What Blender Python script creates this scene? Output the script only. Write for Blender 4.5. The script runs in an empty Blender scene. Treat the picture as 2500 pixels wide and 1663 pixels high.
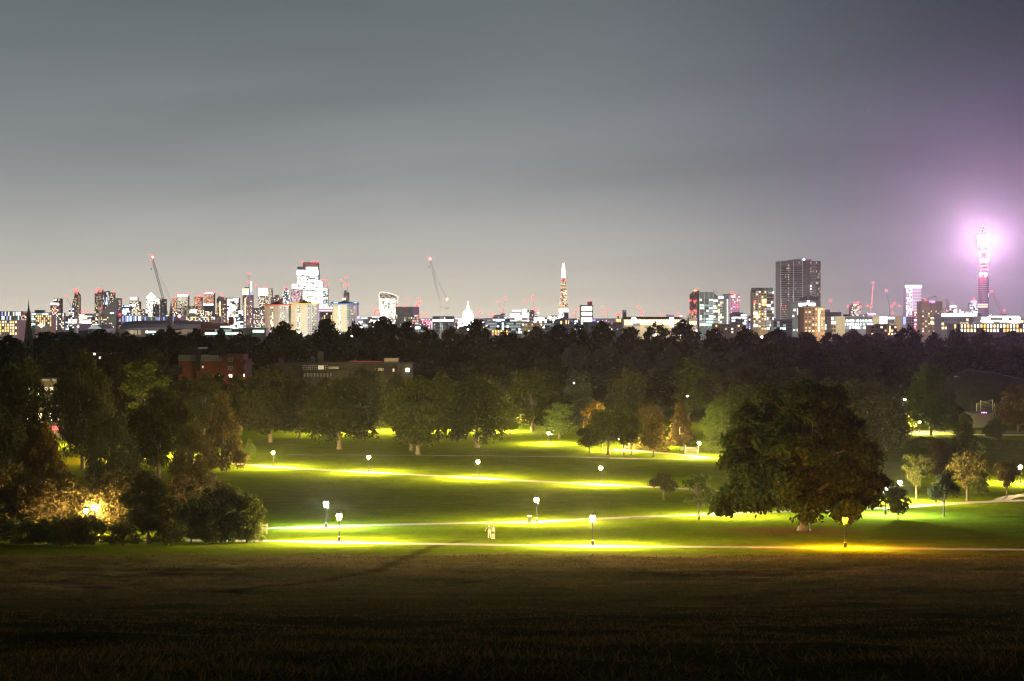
import bpy, bmesh, math, random
import numpy as np
from mathutils import Vector, Matrix

C = bpy.context.scene.collection
sc = bpy.context.scene

# ------------------------------------------------------------------ camera
# 1 unit = 1 m.  The camera stands on the hill top (eye at z = 0), looking along +Y.
F_PX, CX, HZ = 3600.0, 1250.0, 768.0          # focal length, centre and horizon on a 2500 px wide picture
cam = bpy.data.cameras.new('camera'); cam_o = bpy.data.objects.new('camera', cam); C.objects.link(cam_o)
cam.sensor_width = 36.0; cam.lens = 36.0 * F_PX / 2500.0
cam.shift_y = -(831.5 - HZ) / 2500.0
cam.clip_start = 0.5; cam.clip_end = 40000.0
cam_o.location = (0, 0, 0); cam_o.rotation_euler = (math.radians(90), 0, 0)
sc.camera = cam_o

# ------------------------------------------------------------------ sky (overcast city night) and exposure
w = bpy.data.worlds.new('World'); sc.world = w; w.use_nodes = True
def build_world():
    nt = w.node_tree; N = nt.nodes; L = nt.links; N.clear()
    out = N.new('ShaderNodeOutputWorld'); bg = N.new('ShaderNodeBackground'); L.new(bg.outputs[0], out.inputs[0])
    tc = N.new('ShaderNodeTexCoord'); sx = N.new('ShaderNodeSeparateXYZ'); L.new(tc.outputs['Generated'], sx.inputs[0])
    def M(op, a, b=None, c=None):
        n = N.new('ShaderNodeMath'); n.operation = op
        for i, v in enumerate((a, b, c)):
            if v is None: continue
            if isinstance(v, (int, float)): n.inputs[i].default_value = v
            else: L.new(v, n.inputs[i])
        return n.outputs[0]
    z = M('ABSOLUTE', sx.outputs[2])
    rp = N.new('ShaderNodeValToRGB'); rp.color_ramp.interpolation = 'B_SPLINE'; L.new(z, rp.inputs[0])
    stops = [(0.0, (.70, .62, .51)), (.012, (.625, .56, .47)), (.035, (.455, .435, .39)), (.07, (.30, .305, .303)), (.10, (.215, .228, .235)), (.14, (.158, .176, .188)),
             (.20, (.115, .137, .144)), (.30, (.068, .08, .09)), (.55, (.026, .03, .038)), (1.0, (.014, .017, .022))]
    cr = rp.color_ramp
    while len(cr.elements) < len(stops): cr.elements.new(0.5)
    for e, (p, c) in zip(cr.elements, stops): e.position = p; e.color = (*c, 1)
    h = M('SQRT', M('ADD', M('MULTIPLY', sx.outputs[0], sx.outputs[0]), M('MULTIPLY', sx.outputs[1], sx.outputs[1])))
    az = M('DIVIDE', sx.outputs[0], M('MAXIMUM', h, 0.001))
    mr = N.new('ShaderNodeMapRange'); mr.interpolation_type = 'SMOOTHERSTEP'
    L.new(az, mr.inputs[0])
    for i, v in ((1, -0.04), (2, 0.40), (3, 0.0), (4, 1.0)): mr.inputs[i].default_value = v
    tint = N.new('ShaderNodeMix'); tint.data_type = 'RGBA'; L.new(mr.outputs[0], tint.inputs['Factor'])
    tint.inputs[6].default_value = (1.0, 1.005, 1.0, 1); tint.inputs[7].default_value = (.21, .25, .34, 1)
    mul = N.new('ShaderNodeMix'); mul.data_type = 'RGBA'; mul.blend_type = 'MULTIPLY'; mul.inputs['Factor'].default_value = 1
    L.new(rp.outputs[0], mul.inputs[6]); L.new(tint.outputs[2], mul.inputs[7])
    # soft stretched cloud base
    den = M('ADD', z, 0.09)
    cx = M('DIVIDE', sx.outputs[0], den); cy = M('DIVIDE', sx.outputs[1], den)
    cb = N.new('ShaderNodeCombineXYZ'); L.new(M('ADD', M('MULTIPLY', cx, 0.8), M('MULTIPLY', cy, .35)), cb.inputs[0]); L.new(M('MULTIPLY', cy, .75), cb.inputs[1])
    nz = N.new('ShaderNodeTexNoise'); nz.inputs['Scale'].default_value = 0.9; nz.inputs['Detail'].default_value = 4; nz.inputs['Roughness'].default_value = .5
    nz.inputs['Distortion'].default_value = .6
    L.new(cb.outputs[0], nz.inputs['Vector'])
    amp = N.new('ShaderNodeMapRange'); L.new(z, amp.inputs[0])
    for i, v in ((1, .02), (2, .13), (3, .14), (4, .55)): amp.inputs[i].default_value = v
    f = M('ADD', M('MULTIPLY', M('SUBTRACT', nz.outputs[0], .5), amp.outputs[0]), 1.0)
    m2 = N.new('ShaderNodeVectorMath'); m2.operation = 'SCALE'; L.new(mul.outputs[2], m2.inputs[0]); L.new(f, m2.inputs['Scale'])
    L.new(m2.outputs[0], bg.inputs[0]); bg.inputs[1].default_value = 1.22
build_world()
sc.view_settings.view_transform = 'Standard'; sc.view_settings.look = 'None'
sc.view_settings.exposure = 0.0; sc.view_settings.gamma = 1.0; sc.view_settings.use_curve_mapping = False
cy = sc.cycles
sc.render.engine = 'CYCLES'
cy.use_denoising = True; cy.max_bounces = 5; cy.diffuse_bounces = 2; cy.glossy_bounces = 2
cy.transmission_bounces = 3; cy.volume_bounces = 0; cy.transparent_max_bounces = 6
cy.sample_clamp_indirect = 4.0; cy.use_light_tree = True; cy.filter_width = 1.3
cy.caustics_reflective = False; cy.caustics_refractive = False

# ------------------------------------------------------------------ helpers
R = random.Random(7); NR = np.random.default_rng(7)
K = 2500.0 / 2357.0                           # the 2357 px wide view the park was measured on -> 2500 px

PY = np.array([-300, -60, 0, 9, 18, 35, 61, 96, 130, 157, 178, 205, 235, 270, 305, 350, 435, 520, 610, 700, 1000, 3000, 40000.])
PD = np.array([14, 3.2, 1.7, 2.42, 4.15, 7.5, 12.4, 18.2, 22.9, 25.8, 27.8, 29.75, 31.6, 33.3, 34.4, 35.0, 35.2, 35.0, 34.3, 33, 34, 38, 38.])
def _slopes(x, y):
    h = np.diff(x); d = np.diff(y) / h; m = np.zeros_like(y)
    m[0], m[-1] = d[0], d[-1]
    for i in range(1, len(x) - 1):
        if d[i-1] * d[i] > 0:
            w1 = 2*h[i] + h[i-1]; w2 = h[i] + 2*h[i-1]; m[i] = (w1 + w2) / (w1 / d[i-1] + w2 / d[i])
    return m
PM = _slopes(PY, PD)
def drop(Y):
    Y = np.asarray(Y, float); i = np.clip(np.searchsorted(PY, Y) - 1, 0, len(PY) - 2)
    h = PY[i+1] - PY[i]; t = (Y - PY[i]) / h
    return ((1+2*t)*(1-t)**2*PD[i] + t*(1-t)**2*h*PM[i] + t*t*(3-2*t)*PD[i+1] + t*t*(t-1)*h*PM[i+1])
def gz(Y): return -float(drop(Y))
_VN = np.random.default_rng(12).uniform(-1, 1, (256, 256))
def _vnoise(x, y):                             # smooth random relief
    xi = np.floor(x).astype(int); yi = np.floor(y).astype(int); u = x - xi; v = y - yi; u = u*u*(3-2*u); v = v*v*(3-2*v)
    g = lambda i, j: _VN[i % 256, j % 256]
    return (g(xi, yi)*(1-u) + g(xi+1, yi)*u)*(1-v) + (g(xi, yi+1)*(1-u) + g(xi+1, yi+1)*u)*v
def _bumps(X, Y):
    return .16*_vnoise(X/9+40, Y/7+11) + .09*_vnoise(X/3.4+7, Y/2.8+90) + .05*_vnoise(X/1.5+130, Y/1.2+33) + .03*_vnoise(X/.7+66, Y/.6+5)
def ground_z(X, Y):
    X = np.asarray(X, float); Y = np.asarray(Y, float)
    fade = np.clip((172 - Y) / 26, 0, 1) * np.clip((Y + 6) / 14, 0, 1)
    return -drop(Y) + _bumps(X, Y) * fade
_ys = np.linspace(9, 1500, 15000); _rs = drop(_ys) / _ys
def solveY(py):                                # depth of the ground seen at picture row py (2500 px scale)
    r = (py - HZ) / F_PX
    return float(np.interp(-r, -_rs, _ys))
def gp(px, py):                                # ground point at a pixel of the 2500 px picture
    Y = solveY(py); return Vector(((px - CX) / F_PX * Y, Y, gz(Y)))
def gd(px, py): return gp(px * K, py * K)      # the same on the 2357 px view
def at(px, py, Y): return Vector(((px - CX) / F_PX * Y, Y, (HZ - py) / F_PX * Y))

def tag(o, label=None, cat=None, group=None, kind=None):
    if label: o['label'] = label
    if cat: o['category'] = cat
    if group: o['group'] = group
    if kind: o['kind'] = kind
    return o
def thing(name, label, cat, loc=(0, 0, 0), rz=0, group=None):
    o = bpy.data.objects.new(name, None); C.objects.link(o); o.empty_display_size = .2
    o.location = loc; o.rotation_euler = (0, 0, rz)
    return tag(o, label, cat, group)
def link(name, me, parent=None, loc=None):
    o = bpy.data.objects.new(name, me); C.objects.link(o)
    if parent: o.parent = parent
    if loc is not None: o.location = loc
    return o
def copy_tree(o, parent=None):
    c = o.copy(); C.objects.link(c); c.parent = parent
    for ch in list(o.children): copy_tree(ch, c)
    return c
def np_mesh(name, V, Fq, mats, mi=None, smooth=False):
    V = np.asarray(V, np.float32).reshape(-1, 3); Fq = np.asarray(Fq, np.int32)
    me = bpy.data.meshes.new(name); n, k = Fq.shape
    me.vertices.add(len(V)); me.vertices.foreach_set('co', V.ravel())
    me.loops.add(n * k); me.loops.foreach_set('vertex_index', Fq.ravel())
    me.polygons.add(n); me.polygons.foreach_set('loop_start', np.arange(0, n * k, k, dtype=np.int32))
    me.polygons.foreach_set('loop_total', np.full(n, k, np.int32))
    for m in mats: me.materials.append(m)
    if mi is not None: me.polygons.foreach_set('material_index', np.asarray(mi, np.int32))
    me.polygons.foreach_set('use_smooth', np.full(n, smooth, bool))
    me.update(calc_edges=True); me.validate()
    return me

class MB:                                      # collects simple shapes into one mesh
    def __init__(s): s.v = []; s.f = []; s.m = []
    def face(s, pts, m=0):
        b = len(s.v); s.v += [tuple(p) for p in pts]; s.f.append(tuple(range(b, b + len(pts)))); s.m.append(m)
    def box(s, x0, x1, y0, y1, z0, z1, m=0):
        b = len(s.v); s.v += [(x, y, z) for z in (z0, z1) for y in (y0, y1) for x in (x0, x1)]
        for f in ((0, 2, 3, 1), (4, 5, 7, 6), (0, 1, 5, 4), (2, 6, 7, 3), (0, 4, 6, 2), (1, 3, 7, 5)):
            s.f.append(tuple(b + i for i in f)); s.m.append(m)
    def bar(s, a, c, r, r2=None, n=4, m=0, caps=True):
        a = Vector(a); c = Vector(c); r2 = r if r2 is None else r2; d = (c - a)
        if d.length < 1e-6: return
        d.normalize(); up = Vector((0, 0, 1)) if abs(d.z) < .95 else Vector((1, 0, 0))
        u = d.cross(up).normalized(); v = d.cross(u); b = len(s.v)
        for p, q in ((a, r), (c, r2)):
            for i in range(n):
                t = 2*math.pi*(i+.5)/n; s.v.append(tuple(p + (u*math.cos(t) + v*math.sin(t))*q))
        for i in range(n):
            j = (i+1) % n; s.f.append((b+i, b+j, b+n+j, b+n+i)); s.m.append(m)
        if caps:
            s.f.append(tuple(b+i for i in range(n))[::-1]); s.m.append(m); s.f.append(tuple(b+n+i for i in range(n))); s.m.append(m)
    def tube(s, pts, rs, n=6, m=0):            # smooth tapering tube through points
        pts = [Vector(p) for p in pts]; b = len(s.v)
        for k, p in enumerate(pts):
            d = (pts[min(k+1, len(pts)-1)] - pts[max(k-1, 0)]).normalized()
            up = Vector((0, 1, 0)) if abs(d.y) < .9 else Vector((1, 0, 0)); u = d.cross(up).normalized(); v = d.cross(u)
            for i in range(n):
                t = 2*math.pi*i/n; s.v.append(tuple(p + (u*math.cos(t) + v*math.sin(t))*rs[k]))
        for k in range(len(pts)-1):
            for i in range(n):
                j = (i+1) % n; s.f.append((b+k*n+i, b+k*n+j, b+(k+1)*n+j, b+(k+1)*n+i)); s.m.append(m)
        s.f.append(tuple(b+(len(pts)-1)*n+i for i in range(n))); s.m.append(m)
    def lathe(s, prof, n=12, c=(0, 0), m=0):
        b = len(s.v)
        for r, z in prof:
            for i in range(n):
                t = 2*math.pi*i/n; s.v.append((c[0] + r*math.cos(t), c[1] + r*math.sin(t), z))
        for k in range(len(prof)-1):
            for i in range(n):
                j = (i+1) % n; s.f.append((b+k*n+i, b+k*n+j, b+(k+1)*n+j, b+(k+1)*n+i)); s.m.append(m)
        s.f.append(tuple(b+i for i in range(n))[::-1]); s.m.append(m)
        s.f.append(tuple(b+(len(prof)-1)*n+i for i in range(n))); s.m.append(m)
    def prism(s, plan, z0, z1, m=0):           # plan: closed outline (x, y), z1 may be a list of heights
        n = len(plan); zs = z1 if isinstance(z1, (list, tuple)) else [z1]*n; b = len(s.v)
        s.v += [(x, y, z0) for x, y in plan] + [(x, y, z) for (x, y), z in zip(plan, zs)]
        for i in range(n):
            j = (i+1) % n; s.f.append((b+i, b+j, b+n+j, b+n+i)); s.m.append(m)
        s.f.append(tuple(b+n+i for i in range(n))); s.m.append(m)
    def ball(s, c, r, m=0, n=8):
        prof = [(max(.02, math.sin(math.pi*k/6))*r, c[2] - math.cos(math.pi*k/6)*r) for k in range(7)]
        s.lathe(prof, n, (c[0], c[1]), m)
    def build(s, name, mats, parent=None, smooth=False, origin=None):
        me = bpy.data.meshes.new(name); v = s.v
        if origin is not None: v = [(x-origin[0], y-origin[1], z-origin[2]) for x, y, z in v]
        me.from_pydata(v, [], s.f)
        mats = mats if isinstance(mats, (list, tuple)) else [mats]
        for q in mats: me.materials.append(q)
        if len(mats) > 1: me.polygons.foreach_set('material_index', s.m)
        if smooth: me.polygons.foreach_set('use_smooth', [True]*len(s.f))
        me.update()
        return link(name, me, parent)

# ------------------------------------------------------------------ materials
def new_mat(name):
    m = bpy.data.materials.new(name); m.use_nodes = True; nt = m.node_tree; nt.nodes.clear()
    return m, nt, nt.nodes.new('ShaderNodeOutputMaterial')
def surf(name, col, rough=.7, metal=0., var=.25, scale=3., spec=.3, bump=0.):
    m, nt, out = new_mat(name); N, L = nt.nodes, nt.links
    b = N.new('ShaderNodeBsdfPrincipled'); L.new(b.outputs[0], out.inputs[0])
    tc = N.new('ShaderNodeTexCoord'); nz = N.new('ShaderNodeTexNoise'); nz.inputs['Scale'].default_value = scale; nz.inputs['Detail'].default_value = 5
    L.new(tc.outputs['Object'], nz.inputs['Vector'])
    rp = N.new('ShaderNodeValToRGB'); L.new(nz.outputs[0], rp.inputs[0])
    rp.color_ramp.elements[0].position = .3; rp.color_ramp.elements[1].position = .7
    rp.color_ramp.elements[0].color = (*[c*(1-var) for c in col], 1); rp.color_ramp.elements[1].color = (*[min(1, c*(1+var)) for c in col], 1)
    L.new(rp.outputs[0], b.inputs['Base Color']); b.inputs['Roughness'].default_value = rough; b.inputs['Metallic'].default_value = metal
    b.inputs['Specular IOR Level'].default_value = spec
    if bump:
        bp = N.new('ShaderNodeBump'); bp.inputs['Strength'].default_value = bump; L.new(nz.outputs[0], bp.inputs['Height']); L.new(bp.outputs[0], b.inputs['Normal'])
    return m
def glow(name, col, s, sample=False):
    m, nt, out = new_mat(name); e = nt.nodes.new('ShaderNodeEmission'); e.inputs[0].default_value = (*col, 1); e.inputs[1].default_value = s
    nt.links.new(e.outputs[0], out.inputs[0]); m.cycles.emission_sampling = 'FRONT' if sample else 'NONE'
    return m
def leafy(name, c1, c2, trans=.35, tint=.35):
    m, nt, out = new_mat(name); N, L = nt.nodes, nt.links
    g = N.new('ShaderNodeNewGeometry'); oi = N.new('ShaderNodeObjectInfo')
    mx = N.new('ShaderNodeMix'); mx.data_type = 'RGBA'; L.new(g.outputs['Random Per Island'], mx.inputs['Factor'])
    mx.inputs[6].default_value = (*c1, 1); mx.inputs[7].default_value = (*c2, 1)
    hs = N.new('ShaderNodeHueSaturation'); L.new(mx.outputs[2], hs.inputs['Color'])
    mr = N.new('ShaderNodeMapRange'); L.new(oi.outputs['Random'], mr.inputs[0]); mr.inputs[3].default_value = 1-tint; mr.inputs[4].default_value = 1+tint
    L.new(mr.outputs[0], hs.inputs['Value'])
    mh = N.new('ShaderNodeMapRange'); L.new(oi.outputs['Random'], mh.inputs[0]); mh.inputs[3].default_value = .485; mh.inputs[4].default_value = .51
    L.new(mh.outputs[0], hs.inputs['Hue'])
    d = N.new('ShaderNodeBsdfDiffuse'); t = N.new('ShaderNodeBsdfTranslucent'); ms = N.new('ShaderNodeMixShader'); ms.inputs[0].default_value = trans
    L.new(hs.outputs[0], d.inputs[0]); L.new(hs.outputs[0], t.inputs[0]); L.new(d.outputs[0], ms.inputs[1]); L.new(t.outputs[0], ms.inputs[2]); L.new(ms.outputs[0], out.inputs[0])
    return m
# ------------------------------------------------------------------ ground
OAK = gd(1850, 1222)
def ground_material():
    m, nt, out = new_mat('grass_ground'); N, L = nt.nodes, nt.links
    b = N.new('ShaderNodeBsdfDiffuse'); L.new(b.outputs[0], out.inputs[0])
    g = N.new('ShaderNodeNewGeometry'); sx = N.new('ShaderNodeSeparateXYZ'); L.new(g.outputs['Position'], sx.inputs[0])
    def noise(scale, detail=5, rough=.6, sxyz=(1, 1, 1)):
        mp = N.new('ShaderNodeMapping'); mp.inputs['Scale'].default_value = sxyz; L.new(g.outputs['Position'], mp.inputs[0])
        n = N.new('ShaderNodeTexNoise'); n.inputs['Scale'].default_value = scale; n.inputs['Detail'].default_value = detail; n.inputs['Roughness'].default_value = rough
        L.new(mp.outputs[0], n.inputs['Vector']); return n.outputs[0]
    def ramp(f, stops):
        r = N.new('ShaderNodeValToRGB'); L.new(f, r.inputs[0]); cr = r.color_ramp
        while len(cr.elements) < len(stops): cr.elements.new(.5)
        for e, (p, c) in zip(cr.elements, stops): e.position = p; e.color = (*c, 1) if len(c) == 3 else c
        return r.outputs[0]
    def mix(f, a, c, mode='MIX'):
        x = N.new('ShaderNodeMix'); x.data_type = 'RGBA'; x.blend_type = mode
        if isinstance(f, float): x.inputs['Factor'].default_value = f
        else: L.new(f, x.inputs['Factor'])
        L.new(a, x.inputs[6]); L.new(c, x.inputs[7]); return x.outputs[2]
    def M(op, a, b_=None):
        n = N.new('ShaderNodeMath'); n.operation = op; n.use_clamp = False
        for i, v in enumerate((a, b_)):
            if v is None: continue
            if isinstance(v, (int, float)): n.inputs[i].default_value = v
            else: L.new(v, n.inputs[i])
        return n.outputs[0]
    lawn = ramp(noise(.22, 6), [(.3, (.036, .060, .003)), (.5, (.066, .096, .004)), (.72, (.105, .122, .007))])
    lawn = mix(.5, lawn, ramp(noise(1.7, 5), [(.3, (.028, .052, .003)), (.7, (.092, .122, .007))]))
    rough = ramp(noise(.12, 6), [(.3, (.15, .11, .05)), (.5, (.26, .18, .098)), (.72, (.36, .25, .15))])
    rough = mix(.55, rough, ramp(noise(1.3, 6, .7), [(.32, (.06, .06, .016)), (.5, (.18, .135, .05)), (.7, (.34, .25, .13))]))
    low = ramp(noise(.6, 5), [(.3, (.020, .028, .006)), (.7, (.060, .060, .020))])
    # rough meadow on the slope, green grass close to the viewer with the dimness painted in
    near = N.new('ShaderNodeMapRange'); near.interpolation_type = 'SMOOTHSTEP'; L.new(M('ADD', sx.outputs[1], M('MULTIPLY', noise(.05, 3), 40.)), near.inputs[0])
    near.inputs[1].default_value = 70; near.inputs[2].default_value = 135
    dry = N.new('ShaderNodeMapRange'); dry.interpolation_type = 'SMOOTHSTEP'; L.new(noise(.075, 5, .55, (.55, 1.25, 1)), dry.inputs[0]); dry.inputs[1].default_value = .42; dry.inputs[2].default_value = .62
    rough = mix(dry.outputs[0], ramp(noise(.9, 5), [(.3, (.045, .055, .008)), (.7, (.12, .12, .022))]), rough)
    rough = mix(.42, rough, ramp(noise(7., 4, .7, (.6, 1, 1)), [(.34, (.02, .022, .005)), (.52, (.15, .12, .05)), (.7, (.42, .31, .17))]))
    low = mix(.4, low, ramp(noise(9., 4, .7), [(.35, (.006, .009, .002)), (.7, (.08, .08, .026))]))
    col = mix(near.outputs[0], low, rough)
    edge = M('ADD', sx.outputs[1], M('MULTIPLY', M('SUBTRACT', noise(.35, 4), .5), 9.))
    mr = N.new('ShaderNodeMapRange'); mr.interpolation_type = 'SMOOTHSTEP'; L.new(edge, mr.inputs[0]); mr.inputs[1].default_value = 156; mr.inputs[2].default_value = 166
    col = mix(mr.outputs[0], col, lawn)
    # leaf litter under the great tree
    dx = M('DIVIDE', M('SUBTRACT', sx.outputs[0], OAK.x - 2), 1.25); dy = M('SUBTRACT', sx.outputs[1], OAK.y)
    d = M('SQRT', M('ADD', M('MULTIPLY', dx, dx), M('MULTIPLY', dy, dy)))
    d = M('ADD', d, M('MULTIPLY', noise(.5, 4), 5.))
    ml = N.new('ShaderNodeMapRange'); L.new(d, ml.inputs[0]); ml.inputs[1].default_value = 6.; ml.inputs[2].default_value = 12.5; ml.inputs[3].default_value = .85; ml.inputs[4].default_value = 0
    col = mix(ml.outputs[0], col, ramp(noise(2.5, 4), [(.3, (.05, .028, .01)), (.7, (.15, .085, .03))]))
    at_ = N.new('ShaderNodeAttribute'); at_.attribute_name = 'wear'
    col = mix(at_.outputs['Fac'], col, ramp(noise(1.1, 4), [(.3, (.012, .011, .004)), (.7, (.04, .03, .012))]))
    far = N.new('ShaderNodeMapRange'); L.new(sx.outputs[1], far.inputs[0]); far.inputs[1].default_value = 450; far.inputs[2].default_value = 620
    col = mix(far.outputs[0], col, ramp(noise(.05), [(.3, (.02, .024, .012)), (.7, (.035, .035, .025))]))
    L.new(col, b.inputs[0])
    bp = N.new('ShaderNodeBump'); bp.inputs['Strength'].default_value = .9; bp.inputs['Distance'].default_value = .15
    hh = M('ADD', noise(1.1, 7, .72, (.7, 1.3, 1)), M('MULTIPLY', noise(6., 5, .7), .35)); L.new(hh, bp.inputs['Height']); L.new(bp.outputs[0], b.inputs['Normal'])
    return m
def build_ground():
    ys = np.concatenate([np.arange(-300, -20, 20.), np.arange(-20, 8, 1.), np.arange(8, 60, .35), np.arange(60, 180, .8), np.arange(180, 520, 2.), np.arange(520, 1100, 15.), np.arange(1100, 3000, 150.), np.arange(3000, 14001, 1000.)])
    cols = np.concatenate([-np.array([1, .6, .3, .15, .1]), np.linspace(-.075, .075, 221), np.array([.1, .15, .3, .6, 1])])
    half = np.where(ys < 60, 330., np.where(ys < 600, 330 + (ys-60)*3.2, 2058 + (ys-600)*.9))
    # columns crowd around the view; a fan that widens with distance
    fan = np.clip(np.abs(ys), 20, 900)
    X = np.zeros((len(ys), len(cols)))
    for i, y in enumerate(ys):
        c = cols.copy(); x = c * fan[i] * 5.2
        x[:5] = -np.linspace(half[i] + fan[i]*.5, fan[i]*.075*5.2*1.05, 5)
        x[-5:] = np.linspace(fan[i]*.075*5.2*1.05, half[i] + fan[i]*.5, 5)
        X[i] = x
    Y = np.repeat(ys[:, None], len(cols), 1)
    Z = ground_z(X, Y)
    V = np.stack([X, Y, Z], -1).reshape(-1, 3); n, k = X.shape
    i = np.arange(n-1)[:, None]*k + np.arange(k-1)[None, :]
    Fq = np.stack([i, i+1, i+1+k, i+k], -1).reshape(-1, 4)
    me = np_mesh('ground', V, Fq, [ground_material()], smooth=True)
    tr = [gp(*p) for p in ((1120, 1322), (1060, 1334), (985, 1362), (920, 1392), (760, 1424), (560, 1446))]; W = np.zeros(len(V))
    for a, b in zip(tr[:-1], tr[1:]):
        A = np.array([a.x, a.y]); D = np.array([b.x-a.x, b.y-a.y]); q = V[:, :2] - A; t_ = np.clip(q@D/(D@D), 0, 1); dist = np.linalg.norm(q - t_[:, None]*D, axis=1)
        W = np.maximum(W, np.clip(1 - dist/(1.1 + .5*np.sin(V[:, 1]*.6 + V[:, 0]*.4)), 0, 1)**.7*.9)
    at_ = me.attributes.new('wear', 'FLOAT', 'POINT'); at_.data.foreach_set('value', W.astype(np.float32))
    tag(link('ground', me), kind='structure')
build_ground()

# ------------------------------------------------------------------ paths: thin sheets lying on the ground, each with a low edging
M_path = surf('path_tarmac', (.095, .075, .052), .9, var=.18, scale=1.2)
M_kerb = surf('path_edging', (.20, .17, .13), .9, var=.2, scale=2.)
def path_sheet(name, ctrl, width, lift=.02, mat=None, step=2.0):
    pts = [gp(*p) for p in ctrl]; P = np.array([[p.x, p.y] for p in pts])
    # Catmull-Rom through the control points
    out = []
    for i in range(len(P)-1):
        p0 = P[max(i-1, 0)]; p1 = P[i]; p2 = P[i+1]; p3 = P[min(i+2, len(P)-1)]
        m = max(2, int(np.linalg.norm(p2-p1)/step))
        for t in np.linspace(0, 1, m, endpoint=False):
            out.append(.5*((2*p1) + (-p0+p2)*t + (2*p0-5*p1+4*p2-p3)*t*t + (-p0+3*p1-3*p2+p3)*t**3))
    out.append(P[-1]); out = np.array(out)
    d = np.gradient(out, axis=0); d /= np.linalg.norm(d, axis=1)[:, None]; nrm = np.stack([-d[:, 1], d[:, 0]], 1)
    offs = np.linspace(-.5, .5, 7)
    V = []
    for o in offs:
        q = out + nrm*(o*width)
        V.append(np.column_stack([q, -drop(q[:, 1]) + lift]))
    V = np.stack(V, 1); n, k = V.shape[:2]
    i = np.arange(n-1)[:, None]*k + np.arange(k-1)[None, :]
    Fq = np.stack([i, i+1, i+1+k, i+k], -1).reshape(-1, 4)
    return tag(link(name, np_mesh(name, V.reshape(-1, 3), Fq, [mat or M_path], smooth=True)), kind='structure')
path_sheet('path', [(-500, 1306), (-150, 1312), (250, 1319), (640, 1321), (830, 1325), (1100, 1329), (1447, 1334), (1750, 1336), (2063, 1338.5), (2320, 1341), (2650, 1344), (3000, 1347)], 3.0)
path_sheet('path', [(-300, 1288), (150, 1290), (480, 1291), (660, 1290), (800, 1286), (1000, 1280.5), (1200, 1276.5), (1310, 1274), (1500, 1265), (1680, 1258), (1780, 1254), (1950, 1248), (2100, 1243), (2190, 1239), (2260, 1234.5), (2350, 1228.5), (2430, 1224.5), (2540, 1221), (2800, 1212)], 3.2, .024)
path_sheet('path', [(430, 1127), (560, 1132), (668, 1140), (780, 1147), (900, 1153.5), (1040, 1161), (1167, 1168), (1320, 1176), (1467, 1183.5), (1600, 1190), (1720, 1197), (1860, 1208), (2010, 1222), (2120, 1235)], 2.8, .028)
path_sheet('path', [(700, 1111), (930, 1111.5), (1100, 1112.5), (1250, 1114), (1400, 1116), (1510, 1119), (1640, 1121), (1720, 1120), (1800, 1117), (1960, 1112)], 1.5, .03, surf('worn_earth', (.07, .055, .03), .95, var=.3, scale=1.))
path_sheet('path', [(1500, 1098), (1560, 1102), (1620, 1107), (1680, 1112), (1722, 1118)], 2.6, .034)
path_sheet('path', [(2440, 1224), (2462, 1215), (2500, 1209), (2600, 1200)], 2.8, .036)

# ------------------------------------------------------------------ road at the edge of the park
M_road = surf('road_asphalt', (.05, .05, .052), .85, var=.2, scale=.8)
path_sheet('road', [(1750, 1051), (2050, 1051), (2180, 1052), (2350, 1054), (2560, 1056), (2900, 1058)], 8.0, .03, M_road, 4.)
M_pave = surf('pavement_slabs', (.27, .26, .25), .9, var=.15, scale=1.)
def kerb(name, ctrl, w_, h_):
    pts = [gp(*p) for p in ctrl]; mb = MB()
    for a, b in zip(pts[:-1], pts[1:]):
        d = (b-a); d.z = 0; d.normalize(); n = Vector((-d.y, d.x, 0))*w_/2; up = Vector((0, 0, h_)); dn = Vector((0, 0, -.3))
        for q in ([a-n+up, b-n+up, b+n+up, a+n+up], [a-n+dn, b-n+dn, b-n+up, a-n+up]): mb.face(q)
    return tag(mb.build(name, M_pave), kind='structure')
kerb('pavement', [(1750, 1058.5), (2050, 1058.5), (2180, 1059.5), (2350, 1061.5), (2560, 1063.5), (2900, 1065.5)], 2.2, .13)
# ------------------------------------------------------------------ trees
M_bark = surf('bark', (.055, .042, .03), .95, var=.4, scale=3., bump=.4)
M_barkpale = surf('bark_pale', (.085, .066, .046), .95, var=.4, scale=3., bump=.4)
LF_plane = leafy('leaves_plane', (.021, .032, .006), (.044, .046, .009))
LF_oak = leafy('leaves_oak', (.012, .022, .005), (.025, .029, .007))
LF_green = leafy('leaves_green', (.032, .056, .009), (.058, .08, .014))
LF_brown = leafy('leaves_autumn_brown', (.046, .040, .010), (.076, .058, .015))
LF_orange = leafy('leaves_autumn_orange', (.075, .052, .010), (.12, .078, .015))
LF_bush = leafy('leaves_bush', (.055, .046, .014), (.10, .076, .027))
LF_hedge = leafy('leaves_hedge', (.042, .058, .012), (.085, .095, .022))
LF_dark = leafy('leaves_dark', (.02, .025, .009), (.04, .037, .013))
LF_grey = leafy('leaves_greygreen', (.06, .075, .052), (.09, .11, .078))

def leaf_quads(P, out, size, rng, elong=1.6, flat=.35):
    n = len(P)
    d = rng.normal(size=(n, 3)); d = d/np.linalg.norm(d, axis=1)[:, None]
    nn = d*(1-flat) + out*flat + rng.normal(size=(n, 3))*.15; nn /= np.linalg.norm(nn, axis=1)[:, None]
    t = rng.normal(size=(n, 3)); t -= nn*np.sum(t*nn, 1)[:, None]; t /= np.linalg.norm(t, axis=1)[:, None]
    b = np.cross(nn, t); s = size*rng.uniform(.55, 1.35, n)[:, None]
    L = t*s*elong*.5; W = b*s*.5
    V = np.stack([P - L, P - L*.1 + W + nn*s*.12, P + L, P - L*.1 - W + nn*s*.12], 1).reshape(-1, 3)
    return V, np.arange(n*4).reshape(-1, 4)

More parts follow.
